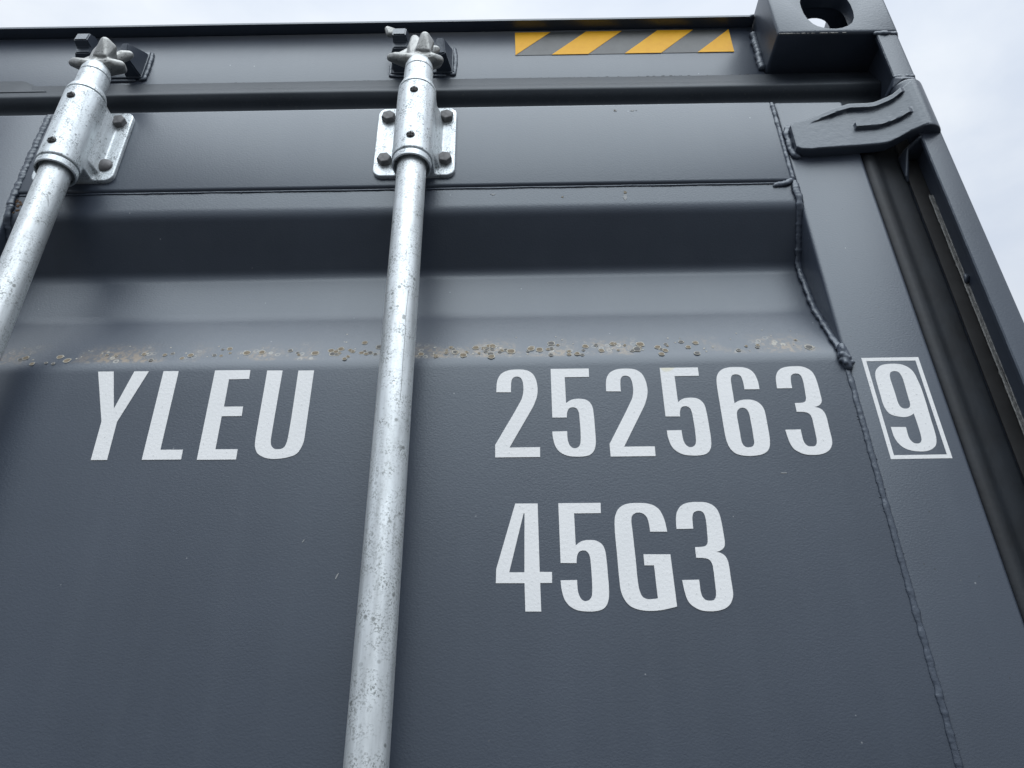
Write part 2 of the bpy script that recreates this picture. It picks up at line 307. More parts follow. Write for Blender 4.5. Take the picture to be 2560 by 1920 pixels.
# outlines of the vinyl characters, tenths of a millimetre (x, z-2 m) on the door face
GLYPHS = [
 ('letter', 'Y', [[-4257,2744,-4098,2743,-3984,2302,-3884,2740,-3734,2739,-3916,2153,-3907,1743,-4063,1744,-4070,2162]]),
 ('letter', 'L', [[-3583,2737,-3427,2734,-3417,1842,-3198,1839,-3195,1735,-3572,1738]]),
 ('letter', 'E', [[-3054,2736,-2691,2734,-2687,2628,-2892,2626,-2886,2308,-2695,2306,-2691,2199,-2889,2200,-2884,1838,-2668,1835,-2666,1726,-3042,1729]]),
 ('letter', 'U', [[-2518,2725,-2359,2722,-2359,2704,-2359,2686,-2359,2661,-2361,2468,-2363,2202,-2363,2006,-2363,1969,-2363,1940,-2360,1916,-2358,1899,-2355,1884,-2349,1870,-2341,1857,-2330,1845,-2317,1835,-2301,1829,-2282,1827,-2264,1828,-2250,1830,-2237,1835,-2226,1843,-2217,1854,-2211,1869,-2206,1887,-2201,1913,-2199,1943,-2197,1984,-2194,2186,-2195,2460,-2196,2658,-2196,2683,-2196,2701,-2196,2718,-2036,2717,-2036,2699,-2036,2681,-2036,2655,-2036,2456,-2036,2183,-2037,1988,-2037,1956,-2037,1932,-2039,1910,-2042,1888,-2047,1867,-2054,1846,-2063,1821,-2075,1797,-2091,1777,-2111,1762,-2135,1752,-2161,1744,-2190,1736,-2220,1731,-2250,1728,-2277,1726,-2304,1725,-2330,1727,-2354,1730,-2378,1736,-2401,1744,-2426,1756,-2451,1771,-2472,1790,-2485,1810,-2495,1832,-2503,1854,-2507,1871,-2509,1887,-2511,1905,-2513,1934,-2514,1967,-2514,2009,-2515,2207,-2515,2472,-2516,2664,-2516,2689,-2517,2707]]),
 ('digit', '2', [[-168,2424,-168,2450,-167,2477,-166,2502,-164,2526,-160,2550,-155,2573,-146,2596,-134,2619,-119,2639,-100,2655,-77,2668,-52,2678,-22,2685,10,2688,42,2689,76,2689,111,2685,142,2677,166,2665,187,2649,205,2630,218,2607,228,2580,236,2552,242,2522,245,2491,247,2463,247,2446,246,2430,245,2413,241,2389,236,2363,229,2338,218,2306,205,2274,194,2249,191,2242,188,2236,183,2227,124,2117,37,1956,-24,1842,-32,1827,-38,1817,-43,1806,251,1806,248,1702,-181,1704,-181,1837,-177,1846,-172,1855,-165,1867,-99,1990,-1,2171,68,2306,77,2325,83,2338,88,2353,93,2373,98,2394,101,2415,103,2432,104,2449,104,2466,104,2487,103,2508,101,2529,97,2548,92,2566,84,2581,75,2591,64,2599,52,2603,39,2605,25,2604,13,2599,3,2591,-5,2580,-12,2567,-16,2549,-19,2528,-20,2506,-21,2479,-22,2450,-22,2421]]),
 ('digit', '5', [[387,2689,776,2687,773,2587,526,2588,525,2285,538,2296,552,2307,566,2317,581,2323,595,2328,610,2331,626,2333,643,2334,659,2334,679,2332,699,2329,718,2324,734,2316,748,2306,760,2293,769,2279,777,2262,783,2244,788,2217,790,2187,791,2155,793,2110,793,2060,793,2011,793,1962,793,1913,792,1869,790,1844,787,1821,783,1800,777,1781,770,1764,760,1748,749,1735,736,1724,722,1714,703,1707,681,1702,659,1700,632,1698,603,1698,576,1700,551,1702,527,1706,504,1713,482,1722,461,1734,443,1748,428,1764,415,1781,404,1801,396,1821,390,1843,385,1865,382,1885,379,1904,377,1924,376,1940,376,1956,376,1972,520,1973,520,1956,519,1939,519,1921,520,1901,521,1881,524,1862,528,1845,533,1829,540,1816,548,1806,556,1798,565,1792,573,1789,582,1788,591,1788,600,1790,609,1794,618,1799,625,1806,632,1815,637,1825,641,1839,644,1854,646,1872,649,1907,650,1948,651,1990,651,2031,650,2072,649,2109,649,2132,648,2152,647,2170,644,2186,640,2201,634,2213,627,2222,619,2229,610,2234,602,2237,593,2238,584,2237,573,2236,562,2233,553,2227,545,2217,538,2203,533,2190,530,2180,528,2170,527,2160,526,2148,525,2136,524,2124,382,2126]]),
 ('digit', '2', [[935,2414,935,2440,936,2466,937,2492,940,2516,943,2540,948,2562,957,2586,969,2609,984,2629,1003,2645,1026,2658,1051,2668,1081,2675,1113,2678,1145,2679,1179,2678,1214,2675,1245,2667,1269,2655,1290,2639,1308,2620,1321,2597,1331,2570,1339,2542,1345,2512,1348,2481,1350,2453,1350,2435,1350,2419,1348,2403,1344,2379,1339,2353,1332,2328,1321,2296,1309,2264,1297,2239,1294,2232,1291,2226,1286,2217,1227,2107,1140,1946,1079,1832,1071,1817,1065,1806,1060,1796,1354,1795,1351,1692,922,1694,922,1827,926,1836,931,1845,938,1857,1004,1980,1102,2161,1171,2296,1180,2314,1186,2328,1191,2343,1196,2363,1201,2384,1204,2405,1206,2422,1207,2439,1207,2456,1207,2477,1206,2498,1204,2519,1200,2538,1195,2556,1188,2571,1178,2581,1167,2589,1155,2593,1142,2595,1128,2593,1116,2589,1106,2581,1098,2570,1091,2557,1087,2539,1085,2518,1083,2496,1082,2469,1081,2440,1081,2411]]),
 ('digit', '5', [[1501,2681,1890,2679,1887,2579,1640,2580,1638,2277,1652,2288,1666,2300,1680,2309,1694,2315,1709,2320,1724,2323,1740,2325,1756,2326,1773,2326,1793,2324,1813,2322,1832,2316,1847,2308,1861,2298,1873,2285,1883,2271,1891,2254,1897,2236,1901,2209,1903,2179,1905,2147,1906,2102,1907,2052,1907,2003,1907,1954,1907,1905,1905,1861,1903,1836,1901,1813,1896,1792,1891,1773,1883,1756,1874,1740,1863,1727,1850,1716,1835,1707,1816,1699,1795,1695,1772,1692,1745,1690,1717,1690,1689,1692,1665,1694,1640,1698,1617,1705,1596,1714,1575,1726,1557,1740,1541,1756,1528,1773,1517,1793,1509,1813,1504,1835,1499,1857,1495,1877,1493,1896,1491,1916,1490,1932,1490,1948,1490,1964,1634,1965,1633,1948,1633,1931,1633,1913,1634,1893,1635,1873,1637,1854,1642,1837,1647,1821,1654,1808,1661,1798,1670,1790,1679,1784,1687,1781,1696,1780,1705,1780,1714,1782,1723,1786,1731,1791,1739,1798,1745,1807,1751,1817,1755,1831,1758,1846,1760,1864,1762,1899,1764,1940,1765,1982,1765,2023,1764,2064,1763,2102,1763,2124,1762,2144,1760,2162,1757,2178,1753,2193,1748,2205,1741,2214,1733,2221,1724,2226,1716,2229,1707,2230,1697,2229,1687,2228,1676,2225,1667,2219,1658,2209,1652,2196,1647,2183,1644,2172,1642,2163,1641,2152,1640,2140,1639,2128,1638,2116,1496,2118]]),
 ('digit', '6', [[2472,2411,2472,2429,2473,2447,2473,2466,2473,2488,2471,2510,2468,2532,2464,2554,2458,2576,2451,2596,2442,2612,2432,2626,2420,2639,2405,2650,2387,2660,2367,2667,2339,2673,2307,2675,2276,2676,2246,2676,2217,2675,2189,2670,2167,2665,2146,2657,2127,2647,2112,2635,2098,2621,2086,2606,2077,2590,2069,2572,2064,2554,2061,2542,2059,2531,2057,2518,2055,2496,2053,2471,2052,2444,2051,2402,2051,2356,2050,2307,2050,2237,2049,2163,2049,2094,2048,2042,2048,1992,2048,1949,2048,1925,2048,1903,2049,1881,2051,1856,2054,1831,2059,1807,2064,1786,2071,1767,2080,1750,2090,1735,2102,1721,2115,1709,2130,1700,2147,1693,2165,1687,2191,1682,2219,1679,2248,1677,2276,1678,2305,1680,2332,1684,2353,1688,2372,1694,2390,1701,2403,1709,2416,1717,2427,1727,2437,1739,2445,1752,2453,1767,2459,1785,2464,1806,2468,1827,2471,1848,2473,1870,2474,1894,2476,1932,2477,1975,2478,2017,2479,2061,2480,2104,2479,2143,2478,2163,2475,2182,2471,2199,2464,2217,2454,2234,2443,2249,2429,2262,2413,2274,2396,2282,2375,2289,2352,2293,2329,2294,2307,2294,2286,2292,2266,2288,2253,2285,2241,2280,2229,2275,2218,2268,2207,2261,2196,2254,2196,2292,2197,2331,2198,2369,2198,2407,2199,2445,2200,2478,2200,2494,2201,2509,2202,2522,2204,2535,2207,2548,2211,2559,2215,2568,2222,2576,2229,2583,2240,2587,2253,2589,2265,2589,2276,2588,2286,2586,2295,2581,2303,2575,2309,2567,2314,2557,2318,2542,2320,2525,2322,2505,2323,2476,2323,2444,2322,2412], [2204,2155,2209,2165,2214,2174,2220,2182,2228,2189,2236,2195,2245,2200,2253,2202,2262,2203,2270,2203,2279,2201,2288,2197,2296,2192,2303,2185,2309,2176,2313,2167,2317,2154,2320,2139,2322,2124,2323,2109,2323,2093,2322,2075,2322,2042,2322,2003,2322,1965,2321,1926,2319,1888,2318,1856,2318,1843,2318,1833,2317,1822,2315,1813,2311,1804,2307,1796,2302,1788,2296,1782,2289,1776,2277,1771,2264,1769,2251,1768,2241,1769,2231,1771,2222,1775,2215,1782,2208,1791,2203,1801,2199,1814,2196,1829,2195,1845,2194,1869,2195,1897,2196,1926,2196,1962,2196,2000,2196,2036,2196,2066,2196,2095,2198,2120,2199,2133,2201,2144]]),
 ('digit', '3', [[2650,2417,2651,2437,2652,2457,2653,2477,2655,2497,2657,2517,2660,2536,2664,2551,2668,2566,2674,2580,2682,2597,2693,2614,2705,2628,2719,2640,2733,2650,2749,2657,2768,2664,2789,2668,2809,2671,2831,2673,2852,2674,2874,2674,2899,2674,2925,2673,2950,2669,2969,2663,2986,2655,3002,2645,3016,2634,3028,2622,3039,2607,3047,2590,3053,2570,3058,2551,3061,2532,3063,2512,3065,2491,3066,2468,3067,2443,3067,2418,3068,2389,3067,2359,3067,2331,3067,2313,3067,2296,3066,2281,3064,2268,3060,2256,3056,2245,3049,2236,3042,2228,3034,2221,3024,2214,3013,2209,3002,2205,2993,2202,2984,2201,2974,2199,2987,2196,2999,2193,3011,2189,3023,2184,3034,2176,3044,2167,3052,2155,3059,2141,3065,2125,3068,2108,3070,2089,3071,2069,3071,2040,3070,2009,3069,1979,3069,1951,3069,1924,3069,1897,3069,1869,3068,1841,3065,1816,3061,1799,3056,1784,3049,1769,3041,1755,3032,1742,3022,1730,3008,1718,2992,1708,2976,1699,2958,1692,2938,1686,2918,1682,2896,1679,2874,1678,2852,1678,2828,1679,2804,1680,2781,1685,2762,1691,2743,1699,2726,1709,2711,1719,2697,1730,2685,1742,2676,1757,2668,1773,2662,1790,2657,1807,2654,1825,2651,1844,2649,1862,2647,1880,2645,1898,2644,1915,2642,1933,2641,1951,2790,1952,2790,1935,2789,1919,2789,1902,2789,1882,2789,1860,2790,1841,2792,1826,2795,1813,2800,1801,2806,1790,2814,1780,2824,1773,2835,1769,2847,1768,2859,1767,2868,1767,2878,1768,2887,1771,2895,1776,2903,1784,2909,1792,2914,1802,2917,1813,2920,1825,2922,1844,2923,1864,2924,1886,2925,1916,2926,1949,2926,1982,2927,2013,2928,2045,2927,2072,2925,2085,2923,2096,2919,2107,2914,2116,2908,2124,2900,2131,2888,2137,2874,2141,2859,2144,2838,2146,2815,2147,2792,2147,2793,2245,2810,2246,2827,2246,2843,2247,2857,2248,2870,2249,2882,2252,2890,2257,2898,2262,2904,2269,2909,2278,2912,2287,2915,2298,2918,2317,2919,2339,2921,2363,2923,2391,2925,2421,2926,2450,2927,2476,2927,2501,2926,2524,2924,2538,2922,2550,2918,2561,2913,2569,2907,2576,2900,2582,2891,2586,2880,2587,2869,2588,2859,2587,2849,2585,2839,2581,2832,2576,2825,2570,2820,2563,2814,2552,2811,2539,2808,2526,2806,2512,2804,2497,2803,2482,2802,2461,2801,2439,2801,2417]]),
 ('digit', '9', [[3668,1962,3813,1959,3813,1940,3812,1921,3811,1902,3811,1884,3810,1867,3811,1851,3813,1838,3816,1825,3821,1814,3827,1803,3835,1793,3845,1785,3855,1781,3865,1779,3876,1779,3885,1780,3895,1783,3904,1788,3911,1794,3918,1803,3923,1812,3927,1823,3929,1835,3931,1849,3933,1873,3934,1901,3935,1929,3935,1956,3935,1983,3935,2010,3934,2042,3933,2075,3932,2108,3923,2101,3914,2095,3904,2089,3893,2083,3880,2078,3867,2074,3854,2071,3840,2069,3826,2068,3809,2069,3792,2072,3775,2075,3758,2079,3741,2083,3726,2089,3712,2096,3700,2105,3690,2116,3680,2132,3673,2150,3667,2169,3663,2187,3661,2206,3659,2227,3658,2255,3659,2287,3660,2319,3660,2355,3660,2393,3661,2429,3661,2459,3662,2489,3663,2516,3665,2532,3667,2548,3671,2563,3676,2580,3683,2596,3691,2611,3698,2621,3706,2630,3715,2639,3728,2649,3742,2659,3757,2667,3773,2673,3791,2677,3809,2680,3831,2683,3855,2684,3879,2684,3902,2684,3925,2682,3946,2679,3964,2675,3981,2668,3996,2660,4010,2652,4024,2641,4035,2629,4047,2613,4057,2595,4065,2576,4070,2555,4074,2532,4076,2508,4080,2480,4083,2451,4086,2421,4087,2385,4088,2349,4088,2311,4087,2271,4087,2230,4086,2188,4084,2145,4083,2102,4081,2060,4080,2019,4080,1979,4079,1941,4078,1912,4077,1886,4075,1861,4073,1843,4070,1826,4066,1810,4061,1793,4053,1775,4045,1760,4037,1749,4027,1740,4017,1732,4003,1722,3987,1714,3971,1707,3953,1702,3935,1698,3916,1696,3897,1695,3878,1695,3859,1697,3838,1699,3817,1702,3797,1707,3779,1713,3761,1720,3745,1729,3732,1739,3720,1750,3709,1762,3699,1777,3690,1792,3683,1809,3677,1828,3673,1847,3669,1868,3668,1897,3668,1929], [3814,2549,3817,2559,3821,2568,3826,2576,3833,2584,3842,2589,3851,2594,3861,2596,3872,2597,3882,2596,3893,2594,3904,2590,3913,2583,3920,2572,3925,2558,3929,2542,3932,2526,3934,2507,3934,2487,3934,2453,3933,2414,3931,2376,3930,2339,3929,2301,3928,2268,3928,2248,3928,2230,3926,2214,3924,2204,3921,2196,3917,2188,3912,2180,3904,2173,3896,2167,3886,2164,3876,2162,3865,2162,3854,2163,3844,2166,3834,2172,3827,2179,3820,2189,3816,2201,3812,2217,3811,2235,3810,2255,3810,2279,3811,2305,3811,2332,3811,2363,3810,2395,3809,2426,3809,2451,3808,2474,3808,2497,3809,2515,3811,2533]]),
 ('digit', '4', [[3,1232,210,1229,209,588,317,585,314,489,210,489,211,243,75,245,73,490,-178,494,-174,620], [78,1135,87,1134,74,587,-60,588]]),
 ('digit', '5', [[401,1228,791,1226,787,1126,541,1127,539,824,553,835,566,846,581,855,595,862,610,866,625,869,640,872,657,872,673,872,693,871,714,868,732,862,748,854,762,844,774,832,784,817,791,801,797,782,802,756,804,726,805,694,807,648,807,599,807,549,808,500,808,451,806,408,804,382,801,359,797,338,791,320,784,302,775,287,764,274,751,262,736,253,717,246,695,241,673,238,646,236,618,237,590,238,565,241,541,245,518,251,496,260,476,272,457,286,442,302,429,320,418,339,410,360,404,382,400,403,396,423,393,443,392,462,391,478,390,494,390,510,534,511,534,494,533,477,534,460,534,440,535,420,538,401,542,384,548,368,554,354,562,344,570,336,579,330,588,327,596,326,605,327,614,329,624,332,632,338,639,345,646,354,651,364,656,377,658,393,660,410,663,445,664,487,665,528,665,569,665,611,664,648,663,670,663,690,661,709,658,724,654,739,648,752,641,761,633,768,625,773,616,776,607,776,598,776,587,774,577,771,567,765,559,755,552,742,547,729,544,719,543,709,541,699,540,687,539,675,538,662,397,665]]),
 ('letter', 'G', [[1373,939,1372,963,1370,987,1368,1011,1364,1036,1359,1062,1353,1086,1344,1111,1334,1136,1320,1158,1302,1175,1282,1191,1258,1202,1222,1212,1181,1217,1140,1219,1101,1219,1061,1216,1026,1210,1001,1201,980,1189,960,1174,943,1154,929,1129,919,1104,912,1084,909,1063,906,1040,903,1008,902,972,901,934,901,872,902,804,903,736,903,659,903,582,904,514,905,474,906,438,910,406,916,381,923,359,933,337,944,318,956,300,972,284,991,270,1012,259,1036,250,1063,243,1092,238,1121,235,1150,234,1178,234,1207,236,1237,239,1266,243,1295,249,1324,255,1352,261,1380,268,1377,728,1138,732,1137,632,1221,631,1223,341,1209,338,1195,336,1180,335,1160,334,1140,334,1122,337,1110,343,1099,350,1090,359,1082,374,1076,393,1071,413,1067,437,1066,462,1064,492,1063,551,1064,620,1064,692,1063,773,1062,856,1061,931,1060,975,1058,1014,1059,1048,1062,1067,1065,1083,1072,1096,1082,1108,1096,1117,1110,1123,1127,1125,1145,1124,1161,1120,1174,1114,1185,1105,1195,1094,1203,1081,1209,1064,1213,1046,1217,1014,1218,977,1220,941]]),
 ('digit', '3', [[1462,962,1462,982,1463,1002,1464,1022,1466,1042,1468,1062,1472,1081,1475,1097,1479,1111,1485,1126,1494,1142,1505,1159,1517,1174,1530,1185,1545,1195,1561,1203,1580,1209,1600,1214,1621,1217,1642,1219,1663,1220,1685,1219,1711,1219,1737,1218,1761,1214,1780,1208,1798,1200,1814,1191,1827,1180,1840,1167,1850,1152,1859,1135,1865,1116,1870,1096,1873,1077,1875,1057,1876,1037,1877,1013,1878,989,1879,964,1879,934,1879,904,1879,876,1879,858,1879,842,1877,826,1875,814,1872,802,1867,791,1861,782,1853,773,1845,766,1835,760,1824,755,1814,750,1804,748,1795,746,1786,745,1798,742,1811,739,1823,735,1834,729,1845,722,1855,713,1864,701,1871,686,1876,670,1880,653,1881,634,1882,614,1882,586,1881,555,1880,524,1880,497,1880,470,1880,442,1880,415,1880,387,1877,361,1873,345,1867,329,1860,315,1853,301,1844,287,1833,275,1820,264,1804,253,1787,244,1769,237,1750,232,1730,228,1708,225,1686,223,1663,223,1639,224,1615,226,1593,230,1573,236,1555,244,1538,254,1523,264,1509,275,1497,288,1487,302,1479,318,1473,335,1469,352,1465,371,1463,389,1460,407,1458,425,1457,443,1455,461,1454,479,1452,496,1601,497,1601,481,1601,464,1601,447,1600,427,1600,406,1601,386,1603,372,1606,358,1611,346,1618,335,1626,326,1635,319,1646,315,1659,313,1670,313,1680,313,1689,314,1698,316,1707,322,1714,329,1721,337,1725,347,1729,358,1731,371,1733,389,1734,410,1735,431,1736,462,1737,495,1738,527,1739,559,1739,590,1739,617,1737,630,1734,642,1731,652,1726,661,1719,670,1711,677,1700,683,1686,687,1671,689,1650,692,1627,692,1603,693,1605,790,1622,791,1639,791,1655,792,1668,793,1682,794,1693,797,1702,802,1709,808,1716,815,1720,823,1724,833,1727,843,1729,863,1731,885,1732,908,1734,936,1736,966,1738,995,1738,1021,1739,1047,1737,1069,1735,1083,1733,1095,1729,1106,1724,1115,1718,1122,1711,1127,1702,1131,1691,1133,1681,1133,1670,1132,1660,1130,1651,1126,1643,1121,1637,1115,1631,1108,1626,1097,1622,1084,1619,1071,1617,1057,1616,1042,1615,1027,1614,1006,1613,984,1612,963]]),
]

# ------------------------------------------------------------------ mesh helpers
def link(name, me, mats, parent=None, smooth=False, kind=None, label=None):
    o = bpy.data.objects.new(name, me)
    COL.objects.link(o)
    for mm in (mats if isinstance(mats, (list, tuple)) else [mats]):
        me.materials.append(mm)
    if smooth:
        for p in me.polygons:
            p.use_smooth = True
    if parent:
        o.parent = parent
    if kind:
        o['kind'] = kind
    if label:
        o['label'] = label
    return o

def from_bm(name, bm, mats, parent=None, smooth=False, **kw):
    bmesh.ops.recalc_face_normals(bm, faces=bm.faces[:])
    me = bpy.data.meshes.new(name)
    bm.to_mesh(me); bm.free()
    return link(name, me, mats, parent, smooth, **kw)

def smooth_by_angle(o, deg=35):
    me = o.data
    for p in me.polygons:
        p.use_smooth = True
    me.set_sharp_from_angle(angle=R(deg))
    return o

def bm_box(bm, x0, x1, y0, y1, z0, z1, bevel=0.0, seg=2):
    t = bmesh.new()
    bmesh.ops.create_cube(t, size=1.0)
    for v in t.verts:
        v.co = Vector(((x0+x1)/2 + v.co.x*(x1-x0), (y0+y1)/2 + v.co.y*(y1-y0), (z0+z1)/2 + v.co.z*(z1-z0)))
    if bevel:
        bmesh.ops.bevel(t, geom=t.edges[:], offset=bevel, segments=seg, profile=0.5, affect='EDGES')
    join(bm, t)

def join(bm, t):
    me = bpy.data.meshes.new('tmp'); t.to_mesh(me); t.free()
    bm.from_mesh(me); bpy.data.meshes.remove(me)

def box(name, dims, material, parent, bevel=0.0, seg=2):
    bm = bmesh.new(); bm_box(bm, *dims, bevel=bevel, seg=seg)
    return smooth_by_angle(from_bm(name, bm, material, parent), 40)

def bm_lathe(bm, prof, cx, cy, seg=40, cap=True):
    """profile [(r, z)] revolved round a vertical axis"""
    rings = []
    for r, z in prof:
        rings.append([bm.verts.new((cx+r*math.cos(2*math.pi*k/seg), cy+r*math.sin(2*math.pi*k/seg), z)) for k in range(seg)])
    for a, b in zip(rings, rings[1:]):
        for k in range(seg):
            bm.faces.new((a[k], a[(k+1) % seg], b[(k+1) % seg], b[k]))
    if cap:
        bm.faces.new(rings[0]); bm.faces.new(rings[-1])

def fillet(pts, radii, n=6):
    """polyline with rounded inner corners"""
    out = [Vector(pts[0])]
    for i in range(1, len(pts)-1):
        p, a, b = Vector(pts[i]), Vector(pts[i-1]), Vector(pts[i+1])
        r = radii[i] if isinstance(radii, (list, tuple)) else radii
        d1, d2 = (a-p).normalized(), (b-p).normalized()
        L = min(r, (a-p).length*0.45, (b-p).length*0.45)
        q1, q2 = p+d1*L, p+d2*L
        for k in range(n+1):
            t = k/n
            out.append(q1*(1-t)**2 + p*2*t*(1-t) + q2*t*t)
    out.append(Vector(pts[-1]))
    return out

def sweep_x(name, prof, x0, x1, material, parent, nx=2, closed=True, wob=0.0, smooth=True, ang=35):
    """profile of (y, z) pushed along x"""
    bm = bmesh.new()
    rings = []
    for i in range(nx):
        x = x0+(x1-x0)*i/(nx-1)
        ring = []
        for (y, z) in prof:
            d = wob*noise.noise(Vector((x*3.0, z*9.0, y*9.0))) if wob else 0.0
            d2 = wob*noise.noise(Vector((x*3.0+7, z*9.0, 3.3))) if wob else 0.0
            ring.append(bm.verts.new((x, y+d, z+d2)))
        rings.append(ring)
    n = len(prof)
    for a, b in zip(rings, rings[1:]):
        for k in range(n if closed else n-1):
            bm.faces.new((a[k], a[(k+1) % n], b[(k+1) % n], b[k]))
    if closed:
        bm.faces.new(rings[0]); bm.faces.new(rings[-1])
    return smooth_by_angle(from_bm(name, bm, material, parent), ang)

def sweep_z(name, prof, z0, z1, material, parent, nz=2, closed=True, wob=0.0, jit=None, ang=35):
    """profile of (x, y) pushed along z; jit: {index: amplitude} roughens one edge"""
    rnd = random.Random(5)
    bm = bmesh.new(); rings = []
    for i in range(nz):
        z = z0+(z1-z0)*i/(nz-1)
        ring = []
        for k, (x, y) in enumerate(prof):
            d = wob*noise.noise(Vector((x*9.0, y*9.0, z*3.0))) if wob else 0.0
            if jit and k in jit:
                d += jit[k]*(rnd.random()**4)
            ring.append(bm.verts.new((x+d, y+d*0.5, z)))
        rings.append(ring)
    n = len(prof)
    for a, b in zip(rings, rings[1:]):
        for k in range(n if closed else n-1):
            bm.faces.new((a[k], a[(k+1) % n], b[(k+1) % n], b[k]))
    if closed:
        bm.faces.new(rings[0]); bm.faces.new(rings[-1])
    return smooth_by_angle(from_bm(name, bm, material, parent), ang)

def bm_bead(bm, path, r, seed=0, seg=10, step=0.0012, ripple=0.0026, amp=0.18, rip=0.06, spatter=0.0, flat=0.7, taper=True):
    """a weld bead: lumpy tube with crescent ripples along a path, with spatter grains beside it"""
    rnd = random.Random(seed)
    P = [Vector(p) for p in path]
    pts = []
    for a, b in zip(P, P[1:]):
        n = max(1, int((b-a).length/step))
        for k in range(n):
            pts.append(a.lerp(b, k/n))
    pts.append(P[-1])
    rings = []; s = 0.0
    N = len(pts)
    for i, p in enumerate(pts):
        t = (pts[min(i+1, N-1)]-pts[max(i-1, 0)]).normalized()
        if i:
            s += (p-pts[i-1]).length
        ref = Vector((0, -1, 0)) if abs(t.y) < 0.9 else Vector((1, 0, 0))
        side = t.cross(ref).normalized(); out = side.cross(t).normalized()
        rr = r*(1 + amp*noise.noise(Vector((s*105+seed*7.1, seed, 0))) + 0.45*amp*noise.noise(Vector((s*300+seed*3.3, seed, 2)))
                + rip*(((s/ripple + 0.25*noise.noise(Vector((s*60, seed, 5)))) % 1.0)-0.5))
        if taper:
            e = min(i, N-1-i)
            rr *= min(1.0, 0.35+0.65*math.sqrt(min(1.0, e/3.0)))
        off = side*(r*0.22*noise.noise(Vector((s*90, seed+11, 1))))
        ring = []
        for k in range(seg):
            a = 2*math.pi*k/seg
            lum = 1+0.26*noise.noise(Vector((s*300, k*1.7, seed)))
            # crescent ripples lag at the middle of the bead
            lag = t*(-0.25*r*abs(math.cos(a)))
            ring.append(bm.verts.new(p+off+lag+side*(rr*lum*math.cos(a))+out*(rr*lum*flat*math.sin(a))))
        rings.append(ring)
        if spatter and rnd.random() < spatter:
            q = p+off+side*rnd.choice((-1, 1))*rr*rnd.uniform(0.95, 1.5)
            sr = rnd.uniform(0.00035, 0.0008)
            g = bmesh.ops.create_icosphere(bm, subdivisions=1, radius=sr)
            for v in g['verts']:
                v.co += q
    for a, b in zip(rings, rings[1:]):
        for k in range(seg):
            bm.faces.new((a[k], a[(k+1) % seg], b[(k+1) % seg], b[k]))
    bm.faces.new(rings[0]); bm.faces.new(rings[-1])

def bead(name, path, r, material, parent, **kw):
    bm = bmesh.new(); bm_bead(bm, path, r, **kw)
    return from_bm(name, bm, material, parent, smooth=True)

def bm_hull(bm, balls, sub=2):
    """convex hull round a set of balls (x, y, z, r)"""
    t = bmesh.new()
    for x, y, z, r in balls:
        g = bmesh.ops.create_icosphere(t, subdivisions=sub, radius=r)
        for v in g['verts']:
            v.co += Vector((x, y, z))
    res = bmesh.ops.convex_hull(t, input=t.verts[:])
    junk = list({g for g in res['geom_interior'] if isinstance(g, bmesh.types.BMVert)})
    bmesh.ops.delete(t, geom=junk, context='VERTS')
    loose = [v for v in t.verts if not v.link_faces]
    bmesh.ops.delete(t, geom=loose, context='VERTS')
    join(bm, t)

def remeshed(bm, voxel, smooth_it=4, fac=0.5):
    """union of overlapping closed pieces as one smooth skin"""
    bmesh.ops.recalc_face_normals(bm, faces=bm.faces[:])
    me = bpy.data.meshes.new('tmp'); bm.to_mesh(me); bm.free()
    o = bpy.data.objects.new('tmp', me); COL.objects.link(o)
    md = o.modifiers.new('r', 'REMESH'); md.mode = 'VOXEL'; md.voxel_size = voxel
    if smooth_it:
        sm = o.modifiers.new('s', 'SMOOTH'); sm.iterations = smooth_it; sm.factor = fac
    dg = bpy.context.evaluated_depsgraph_get()
    out = bpy.data.meshes.new_from_object(o.evaluated_get(dg))
    bpy.data.objects.remove(o); bpy.data.meshes.remove(me)
    out.materials.clear()
    return out

def boolean(bm_a, cutters):
    me = bpy.data.meshes.new('tmpa'); bm_a.to_mesh(me); bm_a.free()
    o = bpy.data.objects.new('tmpa', me); COL.objects.link(o)
    tmp = []
    for c in cutters:
        bmesh.ops.recalc_face_normals(c, faces=c.faces[:])
        mc = bpy.data.meshes.new('tmpc'); c.to_mesh(mc); c.free()
        oc = bpy.data.objects.new('tmpc', mc); COL.objects.link(oc); tmp.append(oc)
        md = o.modifiers.new('b', 'BOOLEAN'); md.operation = 'DIFFERENCE'; md.object = oc; md.solver = 'EXACT'
    dg = bpy.context.evaluated_depsgraph_get()
    out = bpy.data.meshes.new_from_object(o.evaluated_get(dg))
    bpy.data.objects.remove(o)
    for oc in tmp:
        bpy.data.objects.remove(oc)
    return out

def prism_y(bm, loops, y0, y1):
    """flat shape in x,z (outer loop and holes) given a thickness along y"""
    vecs = [[Vector((x, z, 0)) for x, z in lp] for lp in loops]
    tris = tessellate_polygon(vecs)
    flat = [p for lp in loops for p in lp]
    front = [bm.verts.new((x, y0, z)) for x, z in flat]
    back = [bm.verts.new((x, y1, z)) for x, z in flat]
    for a, b, c in tris:
        bm.faces.new((front[a], front[b], front[c])); bm.faces.new((back[c], back[b], back[a]))
    i = 0
    for lp in loops:
        n = len(lp)
        for k in range(n):
            a, b = i+k, i+(k+1) % n
            bm.faces.new((front[a], front[b], back[b], back[a]))
        i += n

def copy_part(o, parent, dx):
    c = o.copy(); COL.objects.link(c); c.parent = parent
    c.location = Vector(o.location)+Vector((dx, 0, 0))
    return c

# ------------------------------------------------------------------ ground
gm = bpy.data.meshes.new('ground')
S = 400.0
gm.from_pydata([(-S, -S, 0), (S, -S, 0), (S, S, 0), (-S, S, 0)], [], [(0, 1, 2, 3)])
ground = link('ground', gm, M_GROUND)
ground['kind'] = 'structure'

